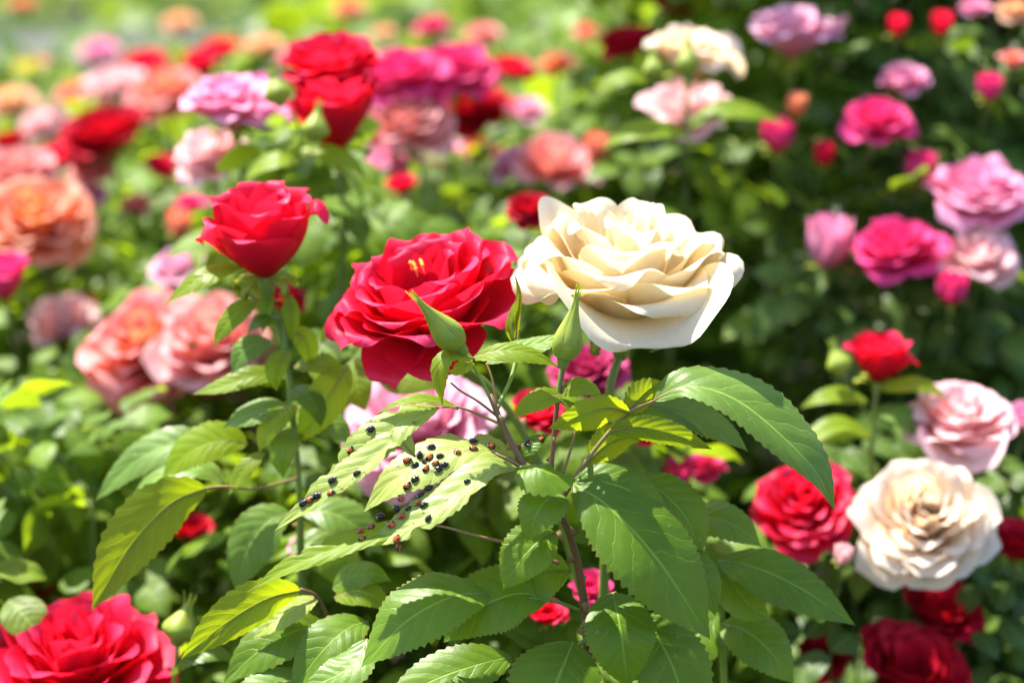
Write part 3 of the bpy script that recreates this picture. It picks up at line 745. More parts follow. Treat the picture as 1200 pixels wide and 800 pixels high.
BUSH = [  # centre x, y, label
 (-.34, 1.10, 'leafy rose bush at the lower left with big yellow-green leaves in front'),
 (.02, 1.15, 'leafy rose bush under and behind the two large blooms'),
 (.36, 1.12, 'rose bush at the lower right around the cream rose and dark red roses'),
 (-.45, 1.65, 'bright rose bush behind the half-open red rose and the coral roses'),
 (.05, 1.75, 'bright green rose bush above the large cream rose'),
 (.55, 1.80, 'tall shaded rose bush at the upper right with pink roses'),
 (-.75, 2.6, 'blurred rose bush at the left edge behind the orange rose'),
 (.10, 2.6, 'blurred rose bush along the top middle of the picture'),
]
cent = np.array([[b[0], b[1]] for b in BUSH])
buckets = [[] for _ in BUSH]
for it in near:
    k = int(np.argmin(((cent - it[0][:2]) ** 2).sum(1))); buckets[k].append(it)
for k, (bx, by, lab) in enumerate(BUSH):
    root = tag(empty('rose_bush', (bx, by, 0)), lab, 'rose bush', 'rose bushes in the bed')
    sc_ = []
    for it in buckets[k]:
        px, py, d = proj(it[0]); inside = -40 < px < 1240 and -40 < py < 840
        zc = float(canopy(it[0][0], it[0][1]))
        sc_.append((it[3] / d - 3.0 * max(0, zc - it[0][2]) if inside else -9))
    order = np.argsort(sc_)[::-1]; own = order[:230]; rest = order[230:]
    for i in own:
        b, d, nn, s_, v = buckets[k][i]
        R = rot_to(d, nn); mw = Matrix.Identity(4)
        for a in range(3):
            for c in range(3): mw[a][c] = R[a][c] * s_
            mw[a][3] = b[a] - (bx, by, 0)[a]
        obj('leaf', BLM[i % 4], root, M['painted_shade_leaf_obj'] if k in (2, 5) else None, mw=mw)
    V, F, uv, av = join_leaves([buckets[k][i] for i in rest], FL)
    tag(obj('foliage', mesh('foliage', V - np.array([bx, by, 0]), F, M['painted_shade_leaf' if k in (2, 5) else 'foliage'], uv, av), root), kind='stuff')
    for q in range(14):                                         # canes
        a = q * 2.4; ex, ey = .30 * math.sqrt((q + .5) / 14) * math.cos(a), .26 * math.sqrt((q + .5) / 14) * math.sin(a)
        top = float(canopy(bx + ex, by + ey)) - .03
        V, F = tube([(ex * .15, ey * .15, 0), (ex * .5, ey * .5 , top * .5), (ex, ey, top)], [.006, .004, .002], 12, 6)
        obj('cane', mesh('cane', V, F, M['cane'] if q % 2 else M['stem']), root)
V, F, uv, av = join_leaves([(a, b, c, d, v * .5) for a, b, c, d, v in far_], FL)
tag(obj('foliage', mesh('foliage', V, F, M['foliage'], uv, av)), 'far rose beds in soft green and yellow leaf behind the bushes', 'foliage', kind='stuff')

# far beds beyond the path
far2 = []
for i in range(3600):
    y = g0.uniform(20, 36); x = g0.uniform(-.34 * y, .10 * y); z = g0.uniform(.05, .55 + .5 * abs(math.sin(x * 1.3)) + .25 * math.sin(y))
    far2.append((np.array([x, y, max(z, .05)]), unit(g0.normal(0, 1, 3)), unit([g0.normal(0, .5), g0.normal(0, .5), 1]), 4.5, g0.uniform()))
V, F, uv, av = join_leaves([(a, b, c, d, v * .5) for a, b, c, d, v in far2], FL)
tag(obj('foliage', mesh('foliage', V, F, M['foliage'], uv, av)), 'hazy green planting beyond the path in the top left corner', 'foliage', kind='stuff')

# ------------------------------------------------------------------ hero roses
hero_rose('rose', 'large open cream rose with rolled petals, in focus right of the big red rose', CREAM, 'cream', P(728, 386, .93), (0.0, -.12, 1), scale=1.09, stem_to=[P(714, 460, .93), P(712, 560, .94), P(705, 760, .96)])
hero_rose('rose', 'large open red rose with yellow stamens, left of the big cream rose', RED, 'red', P(508, 396, .935), (-.18, -.24, 1), scale=.93, stem_to=[P(575, 455, .95), P(640, 560, .96), P(700, 760, .98)], stamens=((-.001, .010, .044), 9, .0055))
hero_rose('rose', 'half-open red rose on its own stem left of the big red rose', TEA, 'red', P(312, 326, .965), (-.02, -.10, 1), scale=.84, stem_to=[P(330, 400, .97), P(345, 500, .97), P(360, 760, 1.0)], droop=150, stem_r=.0018)

# ------------------------------------------------------------------ background roses
def full_list(n=34, seed=0):
    g = np.random.default_rng(seed); out = []
    for i in range(n):
        f = i / (n - 1); j = lambda a: 1 + a * g.normal()
        out.append((137.5 * i + g.normal(0, 8), D((.050 - .005 * f) * j(.05), (.058 - .036 * f) * j(.06), 66 - 44 * f, (86 - 108 * f ** .75), cup=50 + 36 * f, tipcurl=(42 - 18 * f) * j(.2), edge=.09, point=.03, ruffle=.09)))
    return out
def template(lst, nu=11, nv=11, seed=0):
    parts = []
    for i, (phi, kw) in enumerate(lst):
        V, F, uv = petal(seed=i * 17 + seed, **{**kw, 'nu': nu, 'nv': nv, 'roll': 14}); R = Matrix.Rotation(rad(phi), 3, 'Z')
        parts.append((V @ np.array(R).T, F, uv))
    A = np.vstack([p[0] for p in parts]); dia = 2 * np.percentile(np.hypot(A[:, 0], A[:, 1]), 97); zc = (A[:, 2].min() + A[:, 2].max()) / 2
    for i, (V, F, uv) in enumerate(parts): parts[i] = mesh('petal', V, F, None, uv)
    off = np.cumsum([0] + [len(lst_v.vertices) for lst_v in parts])
    return parts, dia, zc, A
def joined(lst, A, nu=11, nv=11):
    F = np.vstack([grid_faces(nu, nv, i * nu * nv) for i in range(len(lst))])
    t = np.tile(np.linspace(-1, 1, nv) * .5 + .5, nu); q = np.repeat(np.linspace(0, 1, nu), nv)
    return mesh('rose', A, F, None, np.tile(np.stack([t, q], 1), (len(lst), 1)))
KIND = {'cream': CREAM, 'open': RED, 'tea': TEA, 'full': full_list(34, 1), 'cabbage': full_list(44, 2), 'loose': full_list(22, 3), 'knob': [(137.5 * i, D(.062 - .004 * i / 16, .05 - .02 * i / 16, 74 - 40 * i / 16, -30, cup=66, tipcurl=22, edge=.03, ruffle=.05, point=.10)) for i in range(17)]}
TM = {k: template(v, seed=3) for k, v in KIND.items()}
TJ = {k: joined(KIND[k], TM[k][3]) for k in KIND}
SV, SF = tube([(0, 0, -.004), (.004, .004, -.08), (.012, -.006, -.20), (.0, .01, -.42)], [.0022, .0022, .0022], 14, 7)
STEM_ME = mesh('stem', SV, SF, M['dark_stem'])
CV = [[a * math.cos(2 * math.pi * j / 10), a * math.sin(2 * math.pi * j / 10), z] for a, z in ((.0025, -.016), (.006, -.008), (.006, -.001), (.009, .003)) for j in range(10)]
CF = [[i * 10 + j, i * 10 + (j + 1) % 10, (i + 1) * 10 + (j + 1) % 10, (i + 1) * 10 + j] for i in range(3) for j in range(10)]
CVS, CFS = [np.array(CV)], list(CF)
for q in range(5):
    V, F, uv = petal(.030, .011, 78, 70 + 25 * math.sin(q * 2.1), cup=40, tipcurl=30, edge=0, point=.35, round_=.6, r0=.004, nu=7, nv=5, seed=q)
    CFS += (np.asarray(F) + sum(len(x) for x in CVS)).tolist(); CVS.append(V @ np.array(Matrix.Rotation(rad(72 * q), 3, 'Z')).T)
CAL_ME = mesh('calyx', np.vstack(CVS), CFS, M['sepal'])

def bg_rose(label, kind, colour, px, py, dia, d, tilt=(0, -.25), group=None):
    ms, td, zc, A = TM[kind]
    sc = dia / FPX * d / td
    ax = unit([tilt[0], tilt[1], 1]); loc = P(px, py, d) - ax * zc * sc
    mw = axis_matrix(loc, ax, (px * 7 + py * 3) % 360, sc)
    if dia < 52:
        o = obj('rose', TJ[kind], None, PET[colour]); o.matrix_world = mw; tag(o, label, 'rose', group)
        obj('calyx', CAL_ME, o); obj('stem', STEM_ME, o)
        return o
    root = tag(empty('rose', mat=mw), label, 'rose', group)
    for me in ms: obj('petal', me, root, PET[colour])
    obj('calyx', CAL_ME, root); obj('stem', STEM_ME, root)
    return root

for row in ROSES:
    bg_rose(*row, group=G)

# ------------------------------------------------------------------ the shoot in focus
SH = tag(empty('rose_shoot', P(690, 800, .90)), 'leafy rose shoot in focus with two green buds and ladybirds on its leaves', 'rose shoot')
def keep(o, root):                       # children are laid out in world space; hang them under the root without moving them
    o.matrix_basis = root.matrix_world.inverted() @ o.matrix_basis
bpy.context.view_layer.update()
class Under:
    """parts built in world coordinates, parented to a root that stands at its own place"""
    def __init__(s, root): s.root = root; s.inv = Matrix.Translation(-root.location)
    def fix(s, o): o.matrix_basis = s.inv @ o.matrix_basis; return o
U = Under(SH)
def HL(key, pp, wl, wr, N, mat='leaf', **kw): return U.fix(hero_leaf(SH, key, pp, wl, wr, N, mat, **kw))
def HS(pp, r, mat='stem', thorns=0, name='stem'): return U.fix(hero_stem(SH, pp, r, mat, thorns, name))
# stems
HS([(690, 830, 30), (686, 720, 22), (672, 640, 12), (650, 590, 5), (616, 548, 0), (590, 500, 2), (574, 462, 4)], [2.6, 2.3, 2.0, 1.7, 1.5], 'cane', 12)
HS([(580, 478, 4), (566, 448, 3), (548, 418, 2), (541, 408, 0)], [1.25, 1.0, .9, 1.0])
HS([(582, 480, 4), (600, 440, 14), (606, 410, 22), (606, 385, 26)], [1.2, 1.0, 1.4, 1.6])
HS([(584, 482, 5), (577, 445, 6), (570, 425, 8)], [.7, .6, .5], 'rachis')
HS([(586, 490, 4), (560, 470, 2), (540, 458, 0), (528, 448, -1)], [.8, .6, .5], 'cane')
HS([(590, 498, 3), (562, 486, 1), (538, 477, 0), (518, 477, 0)], [.9, .7, .5], 'rachis')
HS([(652, 600, 6), (646, 560, 2), (650, 500, 0), (656, 455, 0), (660, 428, 0)], [1.6, 1.4, 1.2, 1.2, 1.5], 'cane', 7)
HS([(652, 470, 0), (660, 426, 0)], [1.1, 1.5])
HS([(655, 590, 6), (680, 550, 4), (712, 508, 2), (738, 482, 4), (768, 469, 6)], [1.5, 1.3, 1.1, .9, .7], 'rachis', name='leaf_stalk')
HS([(660, 555, 8), (672, 515, 14), (680, 480, 18)], [.8, .7, .6], 'rachis', name='leaf_stalk')
HS([(612, 548, 0), (600, 540, -1), (586, 534, -2), (576, 528, 0)], [1.1, .9, .7], 'rachis', name='leaf_stalk')
HS([(655, 660, 8), (610, 640, 4), (560, 628, -6), (520, 617, -12), (486, 612, -14)], [1.1, .9, .7, .6], 'rachis', name='leaf_stalk')
HS([(690, 745, 22), (672, 760, 14), (620, 790, 8)], [1.3, 1.0, .8], 'stem', name='leaf_stalk')
HS([(682, 735, 20), (705, 702, 10), (722, 694, 4)], [1.2, .9, .8], 'rachis', name='leaf_stalk')
HS([(655, 590, 6), (668, 572, 0), (684, 566, -4)], [1.1, .9, .7], 'rachis', name='leaf_stalk')
HS([(680, 715, 18), (650, 704, 12), (620, 700, 2)], [1.1, .9, .7], 'stem', name='leaf_stalk')
# chewed leaves with ladybirds
HL('A', [(514, 477, 0), (470, 496, -6), (425, 531, -10), (377, 580, -6)], 11.5, 13, (-.40, -.72, .62), 'chewed', fold=16, chew=3, wide=.55)
HL('B', [(486, 534, -6), (464, 517, -12), (430, 543, -16), (378, 580, -18), (322, 622, -14)], 6.5, 11, (-.30, -.60, .78), 'chewed', fold=20, chew=4)
HL('C', [(604, 538, 14), (560, 524, 12), (510, 534, 8), (462, 562, 4), (426, 600, 4)], 17, 14, (-.10, -.50, .90), 'chewed', fold=10, chew=2)
HL('D', [(606, 548, -4), (572, 551, -12), (525, 586, -20), (470, 622, -24), (424, 642, -22)], 9, 13.5, (-.22, -.55, .84), 'chewed', fold=14, chew=3, wide=.5)
HL('E', [(488, 613, -14), (455, 622, -20), (400, 640, -24), (340, 664, -24), (293, 692, -20)], 7, 9, (-.15, -.50, .86), 'young', fold=18, chew=2)
HL('Pp', [(537, 478, 0), (505, 468, -3), (475, 470, -5), (442, 484, -4)], 3.5, 4.5, (-.1, -.35, .93), 'young', fold=15)
# young leaves round the buds
HL('O1', [(555, 420, -2), (530, 415, -8), (515, 430, -12), (518, 474, -10)], 7, 6, (-.5, -.6, .6), 'young', fold=16, teeth=10)
HL('O2', [(553, 420, 0), (585, 411, -4), (620, 414, -5), (655, 430, -2)], 5.5, 8, (.1, -.55, .85), 'young', fold=14, teeth=12)
HL('O3', [(570, 426, 10), (600, 410, 12), (640, 400, 14), (672, 392, 16)], 6, 8, (.0, -.5, .9), 'grey_leaf', fold=12)
HL('O4', [(552, 422, 0), (545, 428, -6), (534, 436, -9), (526, 434, -10)], 4, 4.5, (-.2, -.75, .6), 'young', teeth=8)
HL('N1', [(660, 462, -1), (640, 466, -6), (618, 476, -8), (602, 490, -7)], 6, 7, (-.1, -.68, .72), 'young', teeth=10)
HL('N2', [(656, 462, 0), (672, 452, -4), (690, 452, -4), (706, 464, 0)], 5, 7, (.15, -.58, .8), 'young', teeth=10)
HL('N3', [(655, 468, 1), (672, 480, 8), (690, 486, 12), (700, 492, 14)], 6, 6, (.2, -.4, .9), 'leaf', teeth=10)
HL('M1', [(738, 484, 3), (712, 478, -4), (680, 486, -10), (643, 502, -8)], 10, 7, (-.12, -.98, -.02), 'young', fold=8)
HL('M2', [(733, 484, 4), (746, 470, 6), (760, 456, 8), (776, 446, 10)], 8, 7, (.15, -.98, .0), 'young', fold=8, teeth=10)
HL('L', [(712, 506, 2), (748, 500, -4), (790, 508, -5), (834, 526, 0)], 6.5, 7, (.05, -.98, .12), 'young', fold=12)
HL('L2', [(716, 502, 6), (750, 486, 10), (790, 492, 14), (826, 510, 18)], 7, 6, (.05, -.45, .9), 'leaf', fold=12)
HL('L3', [(690, 540, 12), (712, 520, 14), (735, 512, 18), (752, 516, 22)], 9, 9, (.1, -.98, .05), 'young', fold=8)
# the big arching leaf and those round it
HL('K', [(766, 469, 6), (806, 452, 0), (862, 468, -6), (920, 514, -10), (958, 556, -8), (978, 598, -2)], 21, 12, (.14, -.58, .80), 'grey_leaf', fold=10, teeth=22, nu=96, wide=.48)
HL('K2', [(762, 474, 18), (800, 480, 26), (840, 500, 32), (876, 528, 36)], 16, 12, (.1, -.45, .9), 'leaf', fold=10)
# shaded leaves of the front
HL('F1', [(610, 546, -4), (628, 548, -14), (650, 556, -16), (676, 562, -10)], 9, 13, (.05, -.42, .9), 'leaf', fold=-6, teeth=14)
HL('F2', [(654, 578, -2), (640, 586, -14), (628, 604, -20), (617, 634, -18)], 13, 12, (-.08, -.56, .82), 'leaf', fold=14, teeth=14)
HL('G', [(650, 622, 2), (632, 632, -6), (610, 656, -10), (590, 690, -8)], 13, 14, (-.1, -.75, .64), 'leaf', fold=12)
HL('H', [(672, 566, -4), (716, 596, -16), (774, 660, -24), (832, 748, -18)], 24, 23, (.10, -.66, .74), 'leaf', fold=8, teeth=24, nu=100, wide=.46)
HL('I', [(672, 562, 0), (706, 564, -6), (744, 578, -8), (788, 612, -4)], 13, 13, (.1, -.70, .70), 'leaf', fold=10)
HL('J', [(750, 560, 16), (780, 580, 12), (806, 610, 10), (822, 652, 12)], 14, 13, (.1, -.8, .58), 'leaf', fold=10)
HL('J2', [(775, 640, 10), (800, 654, 8), (825, 680, 6), (838, 720, 8)], 11, 12, (.1, -.7, .7), 'leaf', fold=10)
HL('Q1', [(572, 694, 2), (528, 700, -12), (476, 728, -18), (424, 780, -12)], 18, 24, (-.14, -.48, .86), 'leaf', fold=8, teeth=22, nu=90)
HL('Q2', [(642, 700, 8), (604, 696, 2), (560, 714, -2), (520, 752, 2)], 16, 19, (-.08, -.76, .64), 'leaf', fold=8, teeth=20)
HL('Q3', [(668, 668, 14), (640, 668, 10), (608, 680, 10), (580, 700, 14)], 16, 14, (-.05, -.8, .6), 'leaf', fold=8)
HL('R', [(718, 694, 4), (724, 722, -10), (730, 758, -16), (736, 806, -12)], 18, 18, (.0, -.52, .85), 'leaf', fold=12, teeth=20)
HL('S', [(672, 752, 12), (662, 775, 2), (646, 815, -4), (622, 880, 0)], 24, 24, (-.05, -.78, .60), 'leaf', fold=10)
HL('T', [(752, 720, 10), (772, 748, 2), (794, 796, -2), (812, 870, 0)], 20, 20, (.1, -.78, .60), 'leaf', fold=10)
HL('T2', [(600, 770, 14), (560, 778, 6), (500, 800, 0), (440, 840, -4)], 15, 15, (-.1, -.6, .78), 'leaf', fold=10)
HL('W1', [(430, 748, 6), (420, 770, -2), (396, 790, -8), (352, 808, -8)], 12, 12, (-.3, -.6, .75), 'grey_leaf', fold=10)
HL('Lb', [(610, 548, 3), (614, 532, 2), (624, 520, 3), (644, 508, 5)], 5, 5, (.0, -.6, .8), 'leaf', teeth=10)
# buds
U.fix(bud(SH, P(546, 414, .850), P(492, 354, .838), .0066, 1, curly=False))
U.fix(bud(SH, P(658, 432, .850), P(675, 352, .845), .0065, 4, curly=False))
HL('sep3', [(604, 400, 22), (606, 372, 20), (608, 345, 22), (604, 322, 26)], 2.6, 2.6, (.7, -.7, .1), 'young', teeth=0, name='sepal')
HL('sep4', [(601, 402, 22), (596, 385, 20), (600, 365, 20), (606, 350, 22)], 2.2, 2.2, (-.5, -.8, .1), 'young', teeth=0, name='sepal')

# ------------------------------------------------------------------ neighbouring shoots, slightly out of focus
def side_shoot(label, base, stems, leaves, buds=(), name='rose_shoot', cat='rose shoot'):
    root = tag(empty(name, P(*base)), label, cat); u = Under(root)
    for pp, r, mt in stems: u.fix(hero_stem(root, pp, r, mt))
    for i, (pp, wl, wr, N, mt) in enumerate(leaves): u.fix(hero_leaf(root, label[:12] + str(i), pp, wl, wr, N, mt, nu=44, nv=9, teeth=14))
    for b0, b1, R, sd_ in buds: u.fix(bud(root, P(*b0), P(*b1), R, sd_))
    return root
UPV, FRN = (0, -.4, .9), (0, -.85, .5)
side_shoot('slightly blurred shoot at the left with long yellow-green drooping leaf', (260, 800, .98),
 [([(360, 820, 140), (352, 700, 130), (350, 560, 120), (340, 470, 112)], [2, 1.8, 1.6], 'stem'), ([(350, 560, 120), (300, 572, 100), (262, 570, 92), (240, 572, 88)], [.9, .8, .7], 'rachis')],
 [([(242, 572, 88), (200, 590, 76), (152, 640, 66), (108, 714, 66)], 15, 18, (-.12, -.98, .02), 'young'),
  ([(262, 566, 125), (232, 548, 124), (190, 556, 124), (150, 590, 126)], 12, 12, (-.1, -.3, .95), 'grey_leaf'),
  ([(250, 540, 140), (210, 520, 138), (160, 540, 138), (112, 586, 140)], 13, 14, (-.15, -.6, .78), 'grey_leaf'),
  ([(290, 520, 115), (262, 516, 112), (225, 528, 110), (190, 560, 112)], 12, 14, (-.2, -.72, .6), 'young'),
  ([(340, 600, 118), (312, 612, 112), (290, 644, 110), (276, 692, 112)], 16, 15, (-.1, -.75, .65), 'grey_leaf'),
  ([(310, 530, 100), (290, 545, 96), (278, 562, 95), (268, 580, 95)], 6, 6, (-.3, -.7, .5), 'young'),
  ([(408, 428, 112), (392, 452, 104), (372, 484, 102), (348, 520, 106)], 11, 12, (-.15, -.98, .0), 'young'),
  ([(340, 480, 112), (318, 478, 106), (290, 486, 104), (262, 500, 106)], 10, 10, (-.1, -.5, .85), 'grey_leaf'),
  ([(348, 500, 120), (372, 492, 116), (395, 500, 116), (412, 522, 120)], 11, 11, (.2, -.5, .85), 'grey_leaf'),
  ([(350, 600, 130), (385, 600, 126), (420, 618, 126), (450, 650, 130)], 14, 14, (.1, -.55, .8), 'grey_leaf'),
  ([(340, 640, 140), (370, 640, 136), (400, 660, 136), (420, 700, 140)], 15, 15, (.1, -.55, .8), 'leaf')])
side_shoot('lower left shoot with bright yellow-green leaf lit through', (330, 800, .94),
 [([(400, 830, 80), (388, 740, 66), (372, 700, 56), (352, 690, 50)], [1.6, 1.3, .9], 'cane')],
 [([(352, 692, 50), (312, 702, 36), (264, 730, 28), (212, 772, 26)], 11, 13, (-.12, -.98, .05), 'young'),
  ([(372, 700, 56), (345, 712, 46), (322, 728, 40), (296, 748, 40)], 8, 9, (-.2, -.6, .8), 'chewed'),
  ([(385, 735, 62), (350, 738, 48), (306, 760, 40), (262, 800, 40)], 15, 16, (-.2, -.66, .72), 'leaf'),
  ([(430, 728, 52), (404, 738, 40), (376, 764, 32), (340, 812, 30)], 14, 15, (-.2, -.7, .7), 'leaf'),
  ([(392, 700, 62), (418, 692, 56), (440, 700, 54), (456, 716, 56)], 9, 9, (.1, -.6, .8), 'young'),
  ([(390, 690, 66), (412, 676, 62), (436, 672, 60), (458, 680, 62)], 9, 9, (.1, -.6, .8), 'leaf'),
  ([(360, 790, 40), (330, 800, 30), (300, 815, 26), (260, 840, 26)], 14, 14, (-.2, -.6, .8), 'grey_leaf')])
side_shoot('green leaves and stalk just under the half-open red rose', (345, 520, .97),
 [([(332, 360, 112), (336, 430, 114), (345, 500, 116)], [1.4, 1.6, 1.8], 'stem'), ([(330, 352, 112), (300, 350, 104), (282, 330, 98)], [.7, .6, .5], 'stem')],
 [([(284, 312, 98), (258, 316, 92), (228, 330, 88), (194, 356, 90)], 9, 8, (-.1, -.5, .86), 'young'),
  ([(300, 352, 104), (284, 362, 98), (266, 380, 96), (250, 404, 98)], 7, 8, (-.25, -.7, .6), 'young'),
  ([(318, 400, 110), (302, 402, 104), (284, 414, 102), (272, 438, 104)], 9, 9, (-.2, -.7, .7), 'grey_leaf'),
  ([(338, 345, 112), (341, 366, 106), (342, 384, 106), (340, 398, 108)], 5, 5, (.1, -.9, .4), 'young'),
  ([(318, 340, 112), (312, 358, 106), (310, 374, 106), (308, 390, 108)], 4, 4, (-.1, -.9, .4), 'leaf'),
  ([(345, 430, 116), (366, 424, 110), (388, 430, 110), (404, 448, 114)], 8, 8, (.2, -.6, .75), 'young'),
  ([(340, 440, 116), (300, 440, 108), (262, 452, 106), (226, 462, 108)], 7, 8, (-.1, -.6, .75), 'young'),
  ([(340, 385, 114), (356, 396, 110), (362, 412, 110), (360, 430, 112)], 7, 7, (.3, -.8, .4), 'young'),
  ([(342, 470, 112), (326, 486, 100), (312, 506, 98), (304, 530, 100)], 9, 9, (-.2, -.6, .8), 'young'),
  ([(344, 452, 112), (360, 462, 100), (372, 480, 98), (376, 500, 100)], 8, 8, (.2, -.6, .8), 'leaf'),
  ([(350, 500, 112), (336, 516, 98), (330, 536, 94), (332, 560, 96)], 9, 9, (-.1, -.6, .8), 'leaf'),
  ([(338, 410, 112), (326, 424, 102), (322, 440, 100), (324, 458, 102)], 7, 7, (-.1, -.7, .7), 'young'),
  ([(330, 372, 112), (318, 372, 104), (302, 378, 102), (290, 390, 104)], 6, 7, (-.1, -.5, .85), 'leaf')])
side_shoot('shaded leaves right of the in-focus shoot, pointing to the lower right', (860, 800, .93),
 [([(850, 830, 110), (846, 730, 90), (842, 660, 70)], [2, 1.7, 1.3], 'stem')],
 [([(842, 656, 66), (884, 664, 52), (940, 690, 46), (1002, 732, 50)], 14, 16, (.15, -.70, .70), 'leaf'),
  ([(842, 656, 70), (856, 680, 62), (876, 706, 58), (902, 726, 60)], 15, 13, (.1, -.75, .65), 'leaf'),
  ([(846, 730, 80), (872, 738, 68), (900, 760, 62), (930, 800, 64)], 16, 16, (.1, -.7, .7), 'leaf'),
  ([(800, 610, 80), (830, 606, 70), (862, 616, 66), (892, 640, 68)], 13, 13, (.1, -.6, .8), 'leaf'),
  ([(800, 640, 90), (822, 660, 80), (838, 690, 78), (846, 720, 80)], 12, 12, (.1, -.8, .58), 'leaf'),
  ([(846, 720, 96), (820, 740, 86), (800, 770, 82), (786, 810, 84)], 16, 16, (-.1, -.7, .7), 'leaf')])
side_shoot('tall thin green buds before the stacked red roses at the top left', (352, 190, 1.12),
 [([(352, 190, 270), (350, 150, 268), (340, 130, 266)], [1.2, 1.1, 1.0], 'stem')], [([(352, 185, 270), (380, 178, 264), (410, 190, 262), (430, 210, 266)], 10, 10, UPV, 'young'), ([(350, 190, 270), (330, 186, 262), (306, 194, 262), (286, 212, 266)], 11, 11, UPV, 'young')],
 [((330, 125, 1.12), (318, 86, 1.12), .008, 2), ((368, 168, 1.11), (374, 126, 1.11), .008, 3)])
side_shoot('green bud and leaves before the blurred cream rose at the top', (806, 150, 1.25),
 [([(806, 170, 395), (806, 120, 395), (806, 90, 395)], [1.2, 1.1, 1.0], 'stem')], [([(700, 110, 400), (720, 94, 396), (740, 90, 394), (764, 98, 396)], 12, 12, UPV, 'young'), ([(806, 150, 395), (840, 130, 390), (880, 130, 390), (920, 146, 395)], 14, 14, UPV, 'young'), ([(806, 160, 395), (770, 150, 390), (735, 156, 390), (705, 176, 395)], 14, 14, UPV, 'young')],
 [((806, 92, 1.24), (806, 48, 1.24), .0075, 6), ((768, 96, 1.25), (764, 60, 1.25), .007, 7)])
side_shoot('brownish green bud beside the large red rose in the corner', (215, 790, .97),
 [([(200, 830, 130), (206, 780, 118), (208, 750, 116)], [1.4, 1.2, 1.1], 'stem')], [([(200, 790, 118), (220, 770, 112), (250, 764, 110), (280, 775, 114)], 8, 8, UPV, 'leaf')],
 [((206, 756, .972), (222, 706, .972), .0095, 8)])
side_shoot('stalk with small red bud and leaves under the small red rose at right', (1020, 520, 1.12),
 [([(1022, 560, 280), (1022, 500, 278), (1028, 450, 276)], [1.6, 1.4, 1.2], 'stem'), ([(1020, 490, 278), (996, 455, 272), (988, 436, 270)], [.9, .8, .8], 'stem')],
 [([(1018, 470, 276), (990, 462, 268), (962, 466, 266), (938, 478, 270)], 9, 9, UPV, 'young'), ([(1030, 456, 276), (1060, 450, 270), (1086, 452, 270), (1110, 466, 274)], 8, 9, UPV, 'young'),
  ([(1022, 480, 278), (1050, 484, 270), (1076, 500, 270), (1100, 524, 274)], 12, 12, UPV, 'grey_leaf'), ([(1022, 510, 280), (990, 500, 274), (956, 512, 272), (930, 534, 276)], 12, 12, UPV, 'young')],
 [((988, 440, 1.12), (976, 404, 1.12), .0075, 9)])

# ------------------------------------------------------------------ ladybirds
def bug_material(name, ground, spot, centre, radius):
    n = NT(name); tc = n.n('TexCoord')
    d = n.n('VectorMath', operation='DISTANCE', i0=tc.outputs['Object'], i1=centre)
    p = n.n('BsdfPrincipled', Roughness=.13); n.put(p.inputs['Base Color'], n.mix(n.maprange(d.outputs['Value'], radius * .88, radius, 1., 0.), ground, spot))
    p.inputs['Specular IOR Level'].default_value = .40; p.inputs['Coat Weight'].default_value = .1; p.inputs['Coat Roughness'].default_value = .05
    return n.out(p)
def wing(side):
    V, F = [], []; nu, nv = 9, 8
    for i in range(nu):
        a = math.pi * i / (nu - 1)
        for j in range(nv):
            b = math.pi / 2 * j / (nv - 1)
            x = math.cos(a) * 2.35; r = math.sin(a) ** .85
            V.append([x * .001, side * (.03 + 1.85 * r * math.sin(b)) * .001, (.25 + 1.75 * r * math.cos(b)) * .001])
    return mesh('wing_case', V, grid_faces(nu, nv))
WING = [wing(1), wing(-1)]
def blob(name, c, r, n=8, m=10):
    V = [[c[0] + r[0] * math.cos(math.pi * i / (n - 1)), c[1] + r[1] * math.sin(math.pi * i / (n - 1)) * math.cos(6.2832 * j / m), c[2] + r[2] * math.sin(math.pi * i / (n - 1)) * math.sin(6.2832 * j / m)] for i in range(n) for j in range(m)]
    F = [[i * m + j, i * m + (j + 1) % m, (i + 1) * m + (j + 1) % m, (i + 1) * m + j] for i in range(n - 1) for j in range(m)]
    return mesh(name, np.array(V) * .001, F)
PRON, HEAD = blob('pronotum', (2.05, 0, .75), (.75, 1.25, .75)), blob('head', (2.75, 0, .6), (.5, .65, .45))
BELLY = blob('body', (0, 0, .3), (2.2, 1.6, .45))
LEGS = []
for s_ in (-1, 1):
    for x in (1.3, .2, -1.0):
        V, F = tube(np.array([(x, s_ * 1.0, .4), (x * 1.15, s_ * 2.0, .75), (x * 1.35, s_ * 2.6, .02)]) * .001, [.00016, .00014, .0001], 6, 5); LEGS.append(mesh('leg', V, F))
M['bug_black'] = plain('ladybird_black', (.006, .006, .007), (.012, .011, .011), 900, .15, .7)
M['bug_pron'] = bug_material('ladybird_shield', (.008, .008, .009), (.55, .50, .42), (.0022, .0010, .0010), .0005)
BUGMAT = {
 'black': [bug_material('black_wing_case' + k, (.003, .003, .003), (.10, .012, .006), (.0006, y, .0016), .0005) for k, y in (('', .0013), ('_two', -.0013))],
 'spot':  [bug_material('black_wing_case_red_spot' + k, (.003, .003, .003), (.34, .060, .004), (.0002, y, .0015), .00140) for k, y in (('', .0010), ('_two', -.0010))],
 'red':   [bug_material('red_wing_case' + k, (.36, .060, .004), (.004, .003, .003), (-.0004, y, .0013), .0007) for k, y in (('', .0012), ('_two', -.0012))],
}
allV, allF, off = [], [], 0
for k, (V, F) in LEAVES.items():
    if k in 'ABCDEHGIKLM' or len(k) <= 3: allV.append(V); allF += [[a + off for a in f] for f in F]; off += len(V)
TREE = BVHTree.FromPolygons([tuple(v) for v in np.vstack(allV)], allF)
FALLBACK = FOCUS - .012
